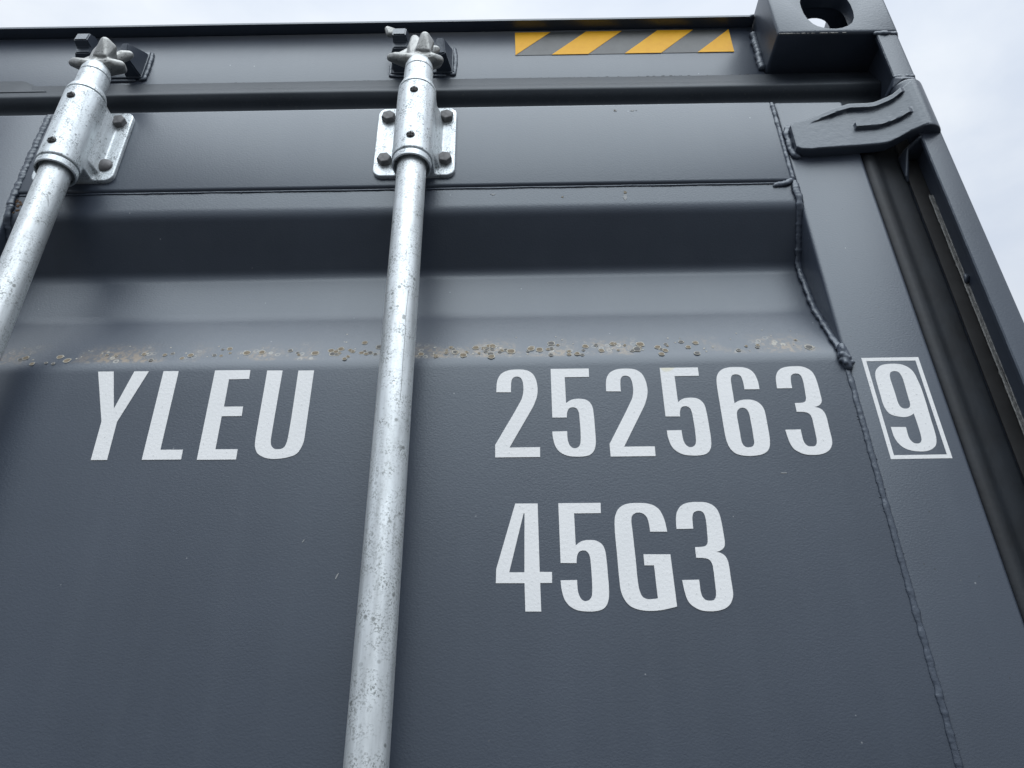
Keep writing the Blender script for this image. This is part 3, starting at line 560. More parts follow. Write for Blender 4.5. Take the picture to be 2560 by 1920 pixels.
# ------------------------------------------------------------------ the container
BOX = bpy.data.objects.new('shipping_container', None)
COL.objects.link(BOX)
BOX['label'] = 'dark grey steel shipping container seen from below its locked rear door'
BOX['category'] = 'shipping container'

XR, XL = 0.526, -1.912               # outer faces of the box
DOOR_TOP = 2.669
PZ = [(0.0005, 2.640), (0.0005, 2.490), (0.0465, 2.431), (0.0350, 2.364), (0.0005, 2.2815),
      (0.0005, 1.800), (0.0455, 1.745), (0.0455, 1.650), (0.001, 1.560), (0.001, 1.080), (0.0455, 1.025), (0.0455, 0.930),
      (0.001, 0.840), (0.001, 0.100)]
PROF = fillet([(y, z) for y, z in PZ], 0.0095, 7)

def fine_profile(prof, step):
    out = []
    for a, b in zip(prof, prof[1:]):
        n = max(1, int((b-a).length/step))
        for k in range(n):
            out.append(a.lerp(b, k/n))
    out.append(prof[-1])
    return out

def build_door(x0, x1, wl, wr, panel_label=None):
    """x0..x1 outer width, wl / wr inner edges of the stiles"""
    prof = fine_profile(PROF, 0.025)
    d = sweep_x('door', [(p.x, p.y) for p in prof], wl, wr, M_PANEL, BOX, nx=70, closed=False, wob=0.0003, ang=60)
    box('stile', (x0, wl, 0.0, 0.045, 0.105, DOOR_TOP), M_PAINT, d, 0.0050, 4)
    box('stile', (wr, x1, 0.0, 0.045, 0.105, DOOR_TOP), M_PAINT, d, 0.0050, 4)
    box('top_rail', (wl+0.0005, wr-0.003, -0.0022, 0.045, 2.5262, DOOR_TOP-0.0012), M_PAINT, d, 0.0045, 4)
    box('bottom_rail', (wl+0.0005, wr-0.003, -0.0022, 0.045, 0.106, 0.25), M_PAINT, d, 0.0045, 4)
    return d

DOOR = build_door(-0.668, 0.4315, -0.592, 0.3415)
DOOR2 = build_door(-1.818, -0.716, -1.728, -0.794)

# weld beads on the right-hand door
WX = 0.3392
seam = []
for i in range(160):
    x = -0.589+i*(0.3385+0.589)/159
    seam.append((x, 0.0 + 0.0004*noise.noise(Vector((x*30, 1, 1))), 2.5242+0.0007*noise.noise(Vector((x*24, 0, 0)))))
bead('weld_bead', seam, 0.0011, M_WELD, DOOR, seed=3, amp=0.25, spatter=0.01)
bead('weld_bead', [(0.338, -0.0015, 2.665), (0.3383, -0.0010, 2.60), (0.3388, -0.0010, 2.528)], 0.0028, M_WELD, DOOR, seed=5, amp=0.30, spatter=0.05, flat=0.8)
bead('weld_bead', [(0.3395, -0.001, 2.529), (0.330, -0.0012, 2.5235), (0.318, 0.0, 2.5215), (0.313, 0.001, 2.5185)], 0.0036, M_WELD, DOOR, seed=8, amp=0.30)
fp = [(WX, p.x-0.0015, p.y) for p in fine_profile(fillet([(0.0, 2.527), (0.0, 2.492), (0.0450, 2.432), (0.0335, 2.364), (0.0, 2.2830), (0.0, 2.270)], 0.010, 6), 0.006)]
bead('weld_bead', fp[:], 0.0042, M_WELD, DOOR, seed=11, amp=0.45, flat=0.5, spatter=0.12)
bm = bmesh.new(); rnd = random.Random(6)
bm_hull(bm, [(0.3405, 0.0, 2.290, 0.0045), (0.3412, -0.0005, 2.276, 0.0062), (0.3418, 0.0, 2.266, 0.0050)])
for k in range(9):
    bm_hull(bm, [(0.3408+rnd.gauss(0, 0.003), -0.0035+rnd.uniform(-0.001, 0.001), 2.266+0.022*rnd.random(), rnd.uniform(0.0018, 0.0030)), (0.3408+rnd.gauss(0, 0.002), -0.002, 2.266+0.022*rnd.random(), rnd.uniform(0.0018, 0.0030))])
link('weld_bead', remeshed(bm, 0.0009, 3), M_WELD, DOOR, smooth=True)
bead('weld_bead', [(0.3412, 0.0004, 2.264-k*0.02+0.0*k) for k in range(0, 108)], 0.0030, M_WELD, DOOR, seed=17, amp=0.28, spatter=0.10, flat=0.50, step=0.0016)
# left-hand stile of the same door
bead('weld_bead', [(-0.5905, -0.001, 2.664), (-0.5915, -0.001, 2.60), (-0.5915, -0.001, 2.505)], 0.0046, M_WELD, DOOR, seed=21, amp=0.30, spatter=0.1)
bead('weld_bead', [(-0.5900, p.x-0.001, p.y) for p in fine_profile(fillet([(0.0, 2.508), (0.0, 2.492), (0.0450, 2.432), (0.0335, 2.364), (0.0, 2.2830), (0.0, 1.80)], 0.010, 6), 0.01)], 0.0042, M_WELD, DOOR, seed=23, amp=0.30, spatter=0.1)
# rust weeping out of the open corner of that weld
bm = bmesh.new()
rnd = random.Random(4)
for k in range(26):
    g = bmesh.ops.create_icosphere(bm, subdivisions=1, radius=rnd.uniform(0.0008, 0.0022))
    c = Vector((-0.584+rnd.gauss(0, 0.004), 0.0006, 2.517-abs(rnd.gauss(0, 0.010))))
    for v in g['verts']:
        v.co.y *= 0.3; v.co += c
rs = from_bm('rust_crust', bm, M_RUST, DOOR, smooth=True); rs['kind'] = 'stuff'

# ------------------------------------------------------------------ painted number: letters and digits of cut vinyl
def loops_of(flat):
    return [[(lp[i]/10000.0, 2+lp[i+1]/10000.0) for i in range(0, len(lp), 2)] for lp in flat]

for kind_, ch, flat in GLYPHS:
    bm = bmesh.new()
    on_stile = flat[0][0] > 3500
    y1 = -0.00005 if on_stile else 0.0006
    prism_y(bm, loops_of(flat), -0.0002 if on_stile else 0.0, y1)
    o = from_bm(kind_, bm, M_WHITE, DOOR)
    o['label'] = 'white vinyl %s %s' % (kind_, ch)
bm = bmesh.new()
prism_y(bm, [[(0.3578, 2.2760), (0.4162, 2.2760), (0.4162, 2.1620), (0.3578, 2.1620)],
             [(0.3619, 2.2720), (0.4122, 2.2719), (0.4121, 2.1660), (0.3617, 2.1660)]], -0.0002, -0.00005)
o = from_bm('check_digit_frame', bm, M_WHITE, DOOR)
o['label'] = 'thin white frame round the last digit'

# ------------------------------------------------------------------ lichen on the ledge of the pressing
def lichen_at(x, t, r, bm, lv, rnd):
    # t: 0 at the lower crease, 1 at the upper crease of the slope
    a, b = Vector((0, 0.0005, 2.2815)), Vector((0, 0.0350, 2.364))
    d = (b-a); n = Vector((0, -d.z, d.y)).normalized()
    c = a+d*t+Vector((x, 0, 0))+n*(0.00035+lv*0.00002)
    ux, uy = Vector((1, 0, 0)), d.normalized()
    K = 11
    ph = rnd.uniform(0, 9)
    def ring(q, h):
        return [bm.verts.new(c+n*h+(ux*math.cos(2*math.pi*k/K)+uy*math.sin(2*math.pi*k/K))*r*q*(1+0.28*noise.noise(Vector((ph+math.cos(2*math.pi*k/K)*1.3, math.sin(2*math.pi*k/K)*1.3, q*0.4))))) for k in range(K)]
    r0, r1, r2 = ring(1.0, -0.0001), ring(0.94, 0.00002), ring(0.80, 0.00001)
    for q0, q1 in ((r0, r1), (r1, r2)):
        for k in range(K):
            f = bm.faces.new((q0[k], q0[(k+1) % K], q1[(k+1) % K], q1[k])); f.material_index = 0
    f = bm.faces.new(r2); f.material_index = 0 if r < 0.0012 else (1 if rnd.random() < 0.6 else 2)

rnd = random.Random(12)
bm = bmesh.new()
CL = [(-0.505, .018, 5, .17), (-0.482, .014, 7, .14), (-0.42, .010, 4, .17), (-0.381, .018, 6, .18), (-0.331, .018, 6, .2), (-0.297, .022, 9, .18),
      (-0.267, .012, 4, .17), (-0.222, .018, 8, .2), (-0.182, .020, 22, .2), (-0.152, .018, 24, .22), (-0.13, .012, 9, .2), (-0.055, .028, 26, .18), (-0.02, .028, 26, .2),
      (0.005, .02, 11, .2), (0.030, .022, 15, .19), (0.065, .018, 14, .17), (0.098, .014, 5, .16), (0.135, .014, 13, .23), (0.158, .012, 10, .2), (0.182, .011, 10, .19),
      (0.242, .007, 4, .16), (0.259, .007, 4, .14), (0.31, .012, 3, .2)]
lv = 0
for cx, sx, n, tt in CL:
    for k in range((n+1)//2):
        lv = (lv+1) % 14
        r = rnd.choice((0.0018, 0.0022, 0.0026, 0.0031, 0.0041))*rnd.uniform(0.8, 1.2)
        lichen_at(cx+rnd.gauss(0, sx*0.6), min(0.72, max(0.06, tt+rnd.gauss(0, 0.075))), r, bm, lv, rnd)
for k in range(70):
    lv = (lv+1) % 14
    lichen_at(rnd.uniform(-0.56, 0.32), min(0.9, 0.10+abs(rnd.gauss(0, 0.22))), rnd.uniform(0.0006, 0.0011), bm, -8, rnd)
lo = from_bm('lichen', bm, [M_RIM, M_LICH, M_LICH2], DOOR); lo['kind'] = 'stuff'
lo['label'] = 'pale brown lichen spots along the ledge of the door'

# ------------------------------------------------------------------ small stains and scuffs on the paint
def stain(x, y, z, rx, rz, material, seed, rot=0.0):
    rnd_ = random.Random(seed); bm_ = bmesh.new()
    K_ = 18; pts = []
    for k in range(K_):
        a = 2*math.pi*k/K_
        q = 1+0.55*noise.noise(Vector((math.cos(a)*1.6+seed*3.1, math.sin(a)*1.6, seed)))
        px_, pz_ = rx*q*math.cos(a), rz*q*math.sin(a)
        pts.append((x+px_*math.cos(rot)-pz_*math.sin(rot), z+px_*math.sin(rot)+pz_*math.cos(rot)))
    prism_y(bm_, [pts], y-0.00025, y+0.0003)
    o_ = from_bm('stain', bm_, material, DOOR); return o_
for s_ in ((0.1362, -0.0022, 2.6540, 0.0022, 0.0016, M_STAIN, 1), (0.1355, -0.0026, 2.6545, 0.0010, 0.0008, M_TAN, 2), (0.1581, -0.0022, 2.6534, 0.0024, 0.0011, M_STAIN, 3), (0.1630, -0.0022, 2.6540, 0.0009, 0.0008, M_STAIN, 4),
           (0.1361, 0.0004, 2.5063, 0.0020, 0.0045, M_STAIN, 5), (0.1368, 0.0004, 2.5140, 0.0018, 0.0022, M_TAN, 6), (0.062, 0.0004, 2.508, 0.0014, 0.001, M_TAN, 7), (-0.020, 0.0004, 2.514, 0.0030, 0.0008, M_STAIN, 8),
           (-0.1579, 0.0004, 2.0580, 0.0007, 0.0028, M_STAIN, 9, -0.4), (0.2539, 0.0004, 2.1497, 0.0035, 0.0004, M_STAIN, 10), (-0.1917, 0.0004, 2.0906, 0.0004, 0.0016, M_STAIN, 11, -0.6)):
    stain(*s_)

# ------------------------------------------------------------------ header over the doors
HDR = box('header', (-1.748, 0.3640, 0.0435, 0.110, 2.690, 2.8885), M_PAINT, BOX, 0.002)
box('header_end', (0.3642, 0.5080, 0.0440, 0.110, 2.6660, 2.7815), M_PAINT, HDR)
sweep_x('rain_lip', [(0.0275, 2.8890), (0.0275, 2.8926), (0.30, 2.8926), (0.30, 2.8890)], -1.748, 0.3640, M_PAINT, HDR, nx=60, wob=0.0006)
bead('weld_bead', [(0.3608, 0.0415, 2.788), (0.3610, 0.0412, 2.83), (0.3612, 0.0415, 2.872)], 0.0056, M_WELD, HDR, seed=31, amp=0.20, ripple=0.003)
bead('weld_bead', [(0.3560, 0.029, 2.8895), (0.3632, 0.027, 2.8915)], 0.0035, M_WELD, HDR, seed=33)

# dried drips of grime along the foot of the header, just above the seal
bm = bmesh.new(); rnd = random.Random(15)
for k in range(80):
    x = rnd.choice((rnd.uniform(-0.66, 0.35), rnd.gauss(0.17, 0.08), rnd.gauss(-0.17, 0.03)))
    if x > 0.352: continue
    bm_box(bm, x, x+rnd.uniform(0.0006, 0.004), 0.0432, 0.0437, 2.7790+rnd.random()*0.0006, 2.7798+rnd.random()*0.0008)
gf = from_bm('grime_flecks', bm, M_GRIME, HDR); gf['kind'] = 'stuff'

# hazard sticker
STK = bmesh.new()
SX0, SX1, SZ0, SZ1 = 0.0112, 0.3276, 2.8301, 2.8822
prism_y(STK, [[(SX0, SZ0), (SX1, SZ0), (SX1, SZ1), (SX0, SZ1)]], 0.0430, 0.0434)
STK = from_bm('hazard_sticker', STK, M_FILM, BOX)
STK['label'] = 'yellow and grey striped hazard sticker'
def sxz(u, top):
    return (SX0+(SX1-SX0)*u/6.0, SZ1 if top else SZ0)
for k in range(4):
    tops = [(0, 1), (2, 3), (4, 5), (6, 6)][k]; bots = [(0, 0), (1, 2), (3, 4), (5, 6)][k]
    loop = []
    for u in bots:
        if sxz(u, 0) not in loop: loop.append(sxz(u, 0))
    for u in reversed(tops):
        if sxz(u, 1) not in loop: loop.append(sxz(u, 1))
    bm = bmesh.new(); prism_y(bm, [loop], 0.0426, 0.0429)
    from_bm('stripe', bm, M_YELLOW, STK)

# ------------------------------------------------------------------ rubber door seals
gp = [Vector(p) for p in [(0.0432, 2.7765), (0.0400, 2.7760), (0.0325, 2.7525), (0.0310, 2.7500), (0.0262, 2.7390), (0.0255, 2.7340), (0.0300, 2.7265), (0.0400, 2.7180), (0.0433, 2.6720)]]
gp = fillet(gp, 0.006, 4)
GT = sweep_x('top_gasket', [(p.x, p.y) for p in gp], -0.690, 0.5080, M_RUBBER, BOX, nx=80, wob=0.0011, ang=50)
fl = [(0.0434, 2.7905), (0.0424, 2.7900), (0.0316, 2.7530), (0.0330, 2.7510), (0.0434, 2.7510)]
bm = bmesh.new()
xs = [-1.70, -0.690, -0.684, -0.664, -0.640]
hs = [0.0, 0.0, -0.002, -0.014, -0.030]
rings = []
for x, h in zip(xs, hs):
    rings.append([bm.verts.new((x, y, max(z+h, 2.7555) if i < 2 else z)) for i, (y, z) in enumerate(fl)])
for a, b in zip(rings, rings[1:]):
    for k in range(5):
        bm.faces.new((a[k], a[(k+1) % 5], b[(k+1) % 5], b[k]))
bm.faces.new(rings[0]); bm.faces.new(rings[-1])
smooth_by_angle(from_bm('overlap_flap', bm, M_RUBBER, GT), 30)
sweep_x('top_gasket', [(p.x, p.y) for p in gp], -1.72, -0.6901, M_RUBBER, BOX, nx=30, wob=0.0011, ang=50)
vg = fillet([(0.4318, 0.030), (0.4318, 0.0060), (0.4385, 0.0015), (0.4470, 0.0035), (0.4560, 0.0100), (0.4700, 0.0125), (0.4870, 0.0165), (0.4880, 0.030)], 0.004, 4)
GR = sweep_z('side_gasket', [(p.x, p.y) for p in vg], 0.12, 2.657, M_RUBBER2, BOX, nz=90, wob=0.0010, ang=50)
sweep_z('side_gasket', [(-1.386-p.x, p.y) for p in vg], 0.12, 2.70, M_RUBBER, BOX, nz=40, wob=0.0010, ang=50)

# ------------------------------------------------------------------ corner posts
def corner_post(mirror):
    f = (lambda x: -1.386-x) if mirror else (lambda x: x)
    def pr(l): return [(f(x), y) for x, y in l]
    POST = sweep_z('corner_post', pr([(0.5085, -0.0128), (0.5085, 0.0185), (0.4884, 0.0185), (0.4884, 0.110), (0.5235, 0.110), (0.5235, -0.0128)]), 0.118, 2.6655, M_PAINT, BOX, nz=40, wob=0.0004, ang=30)
    sweep_z('post_top', pr([(0.5085, -0.0128), (0.5085, 0.110), (0.5235, 0.110), (0.5235, -0.0128)]), 2.6657, 2.7818, M_PAINT, POST, nz=4)
    sp = pr([(0.4992, -0.0130), (0.4988, -0.0175), (0.4998, -0.0190), (0.5210, -0.0190), (0.5245, -0.0180), (0.5255, -0.0150), (0.5255, -0.0130)])
    sweep_z('flange', sp, 0.120, 2.5868, M_PAINT, POST, nz=900, jit={1: -0.0004}, wob=0.0003, ang=22)
    sp2 = pr([(0.4952, -0.0130), (0.4948, -0.0175), (0.4958, -0.0190), (0.5190, -0.0190), (0.5222, -0.0180), (0.5232, -0.0150), (0.5232, -0.0130)])
    sweep_z('flange', sp2, 2.690, 2.7755, M_PAINT, POST, nz=70, jit={1: -0.0004}, wob=0.0003, ang=22)
    fl_ = box('groove_floor', tuple(sorted((f(0.4885), f(0.5080))))+(0.0165, 0.0184, 0.13, 2.664), M_GRIME, POST)
    return POST
POST = corner_post(False)
corner_post(True)
for q, (dx, rr, sd_) in enumerate(((0.0, 0.0021, 41), (0.0026, 0.0014, 42), (-0.0020, 0.0012, 43))):
    pth = [(0.5060+dx+0.0012*noise.noise(Vector((k*0.35, q*5, 0))), 0.0150-0.0006*q, 2.515-k*0.02) for k in range(0, 118)]
    bead('sealant_line', pth, rr, M_SEAL, POST, seed=sd_, amp=0.55, step=0.0016, seg=7)
bead('weld_bead', [(0.5080, 0.012, 2.392), (0.5065, 0.010, 2.386), (0.5050, 0.014, 2.380)], 0.0032, M_WELD, POST, seed=45)

# ------------------------------------------------------------------ corner castings
def casting(mirror):
    f = (lambda x: -1.386-x) if mirror else (lambda x: x)
    def cb(x0, x1, y0, y1, z0, z1, bev=0.0):
        b_ = bmesh.new(); a, c = sorted((f(x0), f(x1))); bm_box(b_, a, c, y0, y1, z0, z1, bevel=bev, seg=3); return b_
    outer = cb(0.3643, 0.5262, -0.0190, 0.1590, 2.7820, 2.9000, 0.0045)
    cav = cb(0.3790, 0.5110, 0.0010, 0.1440, 2.7905, 2.8720, 0.006)
    hole = [(0.4070, 2.850), (0.4063, 2.838), (0.4070, 2.824), (0.4095, 2.8125), (0.4147, 2.8015), (0.4200, 2.7960), (0.4270, 2.7925), (0.4350, 2.7903), (0.4433, 2.7897), (0.4525, 2.7915),
            (0.4613, 2.7958), (0.4686, 2.8025), (0.4735, 2.8130), (0.4757, 2.8270), (0.4757, 2.842), (0.4740, 2.853), (0.4690, 2.861), (0.460, 2.867), (0.445, 2.869), (0.428, 2.868), (0.4160, 2.863), (0.4095, 2.857)]
    hb = bmesh.new(); prism_y(hb, [[(f(x), z) for x, z in hole]], -0.04, 0.012)
    # oblong aperture in the top face
    tb = bmesh.new()
    ob = []
    for k in range(16):
        a = math.pi+math.pi*k/15; ob.append((0.4450+0.0325*math.cos(a), 0.0530+0.0325*math.sin(a)))
    for k in range(16):
        a = math.pi*k/15; ob.append((0.4450+0.0325*math.cos(a), 0.1000+0.0325*math.sin(a)))
    lo_ = [tb.verts.new((f(x), y, 2.862)) for x, y in ob]; hi_ = [tb.verts.new((f(x), y, 2.92)) for x, y in ob]
    n = len(ob)
    for k in range(n):
        tb.faces.new((lo_[k], lo_[(k+1) % n], hi_[(k+1) % n], hi_[k]))
    tb.faces.new(lo_); tb.faces.new(hi_)
    me = boolean(outer, [cav, hb, tb])
    o_ = link('corner_casting', me, M_CAST, BOX)
    return smooth_by_angle(o_, 30)
CAST = casting(False)
casting(True)
bead('weld_bead', [(0.4920, -0.0185, 2.7785), (0.508, -0.0195, 2.7780), (0.5215, -0.0180, 2.7782), (0.5250, -0.0120, 2.7780), (0.5255, 0.0, 2.7775)], 0.0034, M_WELD, CAST, seed=51, amp=0.30)
# bare worn arris along the lower front edge
bm = bmesh.new(); rnd = random.Random(9)
for k in range(34):
    x = 0.367+rnd.choice((0.0, 0.0, 0.038, 0.05))+abs(rnd.gauss(0, 0.016));
    if x > 0.50: continue
    g = bmesh.ops.create_icosphere(bm, subdivisions=1, radius=rnd.uniform(0.0004, 0.0013))
    c = Vector((x, -0.0180+0.0004, 2.7828))
    for v in g['verts']:
        v.co.x *= 3.0; v.co.y *= 0.6; v.co.z *= 0.7; v.co += c
ch = from_bm('worn_edge', bm, M_CHIP, CAST, smooth=True); ch['kind'] = 'stuff'

# ------------------------------------------------------------------ hinge
def lerp_tab(tab, x):
    for (xa, a), (xb, b) in zip(tab, tab[1:]):
        if x <= xb:
            t = max(0.0, (x-xa)/(xb-xa)); t = t*t*(3-2*t) if False else t
            return a+(b-a)*t
    return tab[-1][1]

FY = [(0.349, -0.0115), (0.374, -0.0135), (0.425, -0.0135), (0.448, -0.0140), (0.460, -0.0155), (0.472, -0.0188), (0.483, -0.0235), (0.490, -0.0268), (0.497, -0.0306), (0.503, -0.0327)]
ZB = [(0.349, 2.5730), (0.354, 2.5690), (0.366, 2.5670), (0.458, 2.5735), (0.484, 2.5830), (0.503, 2.5850)]
ZT = [(0.349, 2.6120), (0.354, 2.6165), (0.368, 2.6185), (0.425, 2.6415), (0.455, 2.6415), (0.478, 2.6480), (0.503, 2.6650)]
NX, NZ = 130, 60
bm = bmesh.new(); grid = []; back = []
for i in range(NX):
    x = 0.349+(0.503-0.349)*i/(NX-1)
    zb, zt, fy = lerp_tab(ZB, x), lerp_tab(ZT, x), lerp_tab(FY, x)
    row = []; rb = []
    for j in range(NZ):
        t = j/(NZ-1); z = zb+(zt-zb)*t
        d = min(z-zb, zt-z, x-0.349+0.0006)
        y = fy
        # rib along the top edge and a second one through the middle
        def ridge(dist, half, h):
            e = (half-abs(dist))/0.0008
            return h*max(0.0, min(1.0, e+0.5))
        tail = max(0.0, min(1.0, (0.4935-x)/0.006))
        end1 = max(0.0, min(1.0, (x-0.372)/0.030))*tail
        y -= ridge(zt-z-0.0045, 0.0045, 0.0050*end1)
        if x > 0.424:
            rz = lerp_tab([(0.424, 2.6030), (0.452, 2.6040), (0.475, 2.6090), (0.503, 2.6190)], x)
            y -= ridge(z-rz, 0.0045, 0.0050*min(1.0, (x-0.424)/0.0015)*tail)
        if d < 0.0020:
            e = 1-max(0.0, d)/0.0020
            y += 0.0020*(1-math.sqrt(max(0.0, 1-e*e)))
        y += 0.00010*noise.noise(Vector((x*160, z*160, 0)))
        row.append(bm.verts.new((x, y, z))); rb.append(bm.verts.new((x, fy+0.0128 if x > 0.43 else 0.0002, z)))
    grid.append(row); back.append(rb)
for G_ in (grid, back):
    for i in range(NX-1):
        for j in range(NZ-1):
            bm.faces.new((G_[i][j], G_[i+1][j], G_[i+1][j+1], G_[i][j+1]))
for i in range(NX-1):
    bm.faces.new((grid[i][0], grid[i+1][0], back[i+1][0], back[i][0])); bm.faces.new((grid[i][-1], grid[i+1][-1], back[i+1][-1], back[i][-1]))
for j in range(NZ-1):
    bm.faces.new((grid[0][j], grid[0][j+1], back[0][j+1], back[0][j])); bm.faces.new((grid[-1][j], grid[-1][j+1], back[-1][j+1], back[-1][j]))
HINGE = smooth_by_angle(from_bm('hinge', bm, M_CAST, BOX), 50)
bm = bmesh.new()
kp = fillet([(0.0085, 2.5845), (0.0180, 2.5845), (0.0185, 2.5870), (0.0185, 2.6660), (0.0178, 2.6690), (0.0085, 2.6690)], 0.0025, 4)
bm_lathe(bm, [(p.x, p.y) for p in kp], 0.5058, -0.0140, 48)
smooth_by_angle(from_bm('knuckle', bm, M_CAST, HINGE), 40)
bm = bmesh.new(); bm_lathe(bm, [(0.0080, 2.5835), (0.0080, 2.6900)], 0.5058, -0.0140, 24)
smooth_by_angle(from_bm('pin', bm, M_PAINT, HINGE), 40)
# weld round the foot of the blade
bead('weld_bead', [(0.362, -0.001, 2.6210), (0.350, -0.0012, 2.6170), (0.3460, -0.0012, 2.606), (0.3462, -0.0012, 2.578), (0.349, -0.0012, 2.5690), (0.356, -0.0006, 2.5655)], 0.0046, M_WELD, HINGE, seed=61, amp=0.30)
# lugs on the post above and below the knuckle
bm = bmesh.new()
bm_hull(bm, [(0.5058, -0.0150, 2.6735, 0.0030), (0.5190, -0.0150, 2.6740, 0.0030), (0.4920, -0.0150, 2.6740, 0.0025), (0.4990, -0.0270, 2.6735, 0.0025), (0.5130, -0.0260, 2.6735, 0.0025), (0.5050, -0.0160, 2.689, 0.0030), (0.5190, -0.0150, 2.690, 0.0028), (0.4930, 0.010, 2.680, 0.003), (0.4970, -0.0160, 2.690, 0.0025)])
link('lug', remeshed(bm, 0.0012, 4), M_CAST, HINGE, smooth=True)
bm = bmesh.new()
bm_hull(bm, [(0.5190, -0.0150, 2.5800, 0.0030), (0.4980, -0.0160, 2.5805, 0.0025), (0.4880, 0.004, 2.5790, 0.0022), (0.4860, 0.014, 2.5770, 0.0022), (0.5150, 0.014, 2.5790, 0.0030)])
bm_hull(bm, [(0.4890, 0.000, 2.5780, 0.0020), (0.4850, 0.014, 2.5770, 0.0020), (0.4840, 0.012, 2.545, 0.0018), (0.4860, 0.016, 2.540, 0.0016)])
link('lug', remeshed(bm, 0.0012, 4), M_CAST, HINGE, smooth=True)
bead('weld_bead', [(0.4945, -0.0180, 2.6905), (0.506, -0.0195, 2.6885), (0.5195, -0.0185, 2.6895), (0.5230, -0.0120, 2.6895)], 0.0034, M_WELD, HINGE, seed=63, amp=0.30)
bead('weld_bead', [(0.4975, -0.0175, 2.5850), (0.5055, -0.0185, 2.5860), (0.5150, -0.0185, 2.5865)], 0.0026, M_WELD, HINGE, seed=64, amp=0.30)

# ------------------------------------------------------------------ locking bars
AX, AY = -0.1127, -0.0360            # axis of the bar in the middle of the picture
def tube_profile(prof):
    bm_ = bmesh.new(); bm_lathe(bm_, prof, 0, 0, 56); return bm_

BAR_LABELS = ('middle galvanised locking bar', 'left galvanised locking bar')
bm = tube_profile([(0.0168, 0.13), (0.0168, 2.640)])
bar1 = smooth_by_angle(from_bm('locking_bar', bm, M_GALV, BOX), 40)
bar1.location = (AX, AY, 0)
# bracket: pressed plate with the bearing sleeve
bm = bmesh.new()
c_ = []
for (cx, cz, a0) in ((0.036, 2.6475, 0), (-0.041, 2.6475, 90), (-0.041, 2.5505, 180), (0.036, 2.5505, 270)):
    for k in range(7):
        a = R(a0+15*k); c_.append((cx+0.011*math.cos(a), cz+0.011*math.sin(a)))
prism_y(bm, [c_], 0.0285, 0.0352)
t = bmesh.new(); bm_lathe(t, [(0.0236, 2.5320), (0.0236, 2.6480)], 0, 0, 48); join(bm, t)
bm_box(bm, -0.0232, 0.0232, 0.004, 0.032, 2.5400, 2.6475)
bm_hull(bm, [(0.0200, 0.008, 2.556, 0.003), (0.0200, 0.008, 2.640, 0.003), (0.0285, 0.029, 2.552, 0.002), (0.0285, 0.029, 2.640, 0.002), (0.016, 0.026, 2.556, 0.002), (0.016, 0.026, 2.640, 0.002)], 1)
bm_hull(bm, [(-0.0200, 0.010, 2.556, 0.003), (-0.0200, 0.010, 2.640, 0.003), (-0.0275, 0.029, 2.552, 0.002), (-0.0275, 0.029, 2.640, 0.002), (-0.016, 0.026, 2.556, 0.002), (-0.016, 0.026, 2.640, 0.002)], 1)
ME_BRACKET = remeshed(bm, 0.0011, 6)
br = link('bracket', ME_BRACKET, M_GALV2, bar1, smooth=True)
bm = tube_profile([(0.0200, 2.5340), (0.0200, 2.5225), (0.0212, 2.5212), (0.0224, 2.5225), (0.0226, 2.5300), (0.0214, 2.5312)])
cl1 = smooth_by_angle(from_bm('lower_collar', bm, M_GALV2, bar1), 40)
bm = tube_profile([(0.0150, 2.6460), (0.0212, 2.6470), (0.0212, 2.6496), (0.0233, 2.6498), (0.0233, 2.6530), (0.0215, 2.6585), (0.0186, 2.6615), (0.0182, 2.6660), (0.0180, 2.6885), (0.0172, 2.6895), (0.0180, 2.6905), (0.0176, 2.6980), (0.0150, 2.7060), (0.0110, 2.7110)])
nk1 = smooth_by_angle(from_bm('neck', bm, M_GALV2, bar1), 28)

# cam head
def cam_mesh():
    bm = bmesh.new()
    bm_hull(bm, [(0, 0.000, 2.698, 0.0145), (0.000, 0.003, 2.728, 0.0120), (-0.010, 0.004, 2.742, 0.0085), (-0.006, 0.006, 2.754, 0.0085), (-0.0100, 0.008, 2.768, 0.0062)])
    bm_hull(bm, [(0, 0.002, 2.710, 0.012), (-0.018, -0.006, 2.7105, 0.0066), (-0.030, -0.003, 2.7180, 0.0060), (-0.0385, 0.003, 2.7250, 0.0052), (-0.034, 0.012, 2.733, 0.0036), (-0.006, 0.012, 2.728, 0.008)])
    bm_hull(bm, [(-0.037, 0.009, 2.732, 0.0032), (-0.020, 0.014, 2.752, 0.0040), (-0.004, 0.016, 2.760, 0.0064), (-0.004, 0.010, 2.716, 0.0064)])
    bm_hull(bm, [(0.004, 0.000, 2.710, 0.012), (0.016, -0.004, 2.712, 0.0074), (0.0240, 0.004, 2.7195, 0.0062), (0.021, 0.015, 2.726, 0.0050), (0.004, 0.012, 2.727, 0.008)])
    bm_hull(bm, [(-0.0015, -0.010, 2.7215, 0.0036), (0.0115, -0.011, 2.7180, 0.0040), (0.0068, -0.0135, 2.7425, 0.0066), (0.0125, -0.006, 2.7415, 0.0056), (0.004, 0.006, 2.744, 0.0074), (0.006, 0.006, 2.722, 0.0064)])
    bm_hull(bm, [(0.002, 0.014, 2.742, 0.0080), (0.011, 0.017, 2.758, 0.0066), (0.017, 0.021, 2.764, 0.0058)])
    return remeshed(bm, 0.0011, 3)
ME_CAM = cam_mesh()
cm1 = link('cam', ME_CAM, M_CAM, bar1, smooth=True)

bm = bmesh.new()
bm_hull(bm, [(-0.0340, 0.058, 2.8500, 0.0045), (-0.0585, 0.050, 2.8530, 0.0042), (-0.0560, 0.052, 2.8440, 0.0044)])
from_bm('cam_claw', bm, M_CAM, bar1, smooth=True)

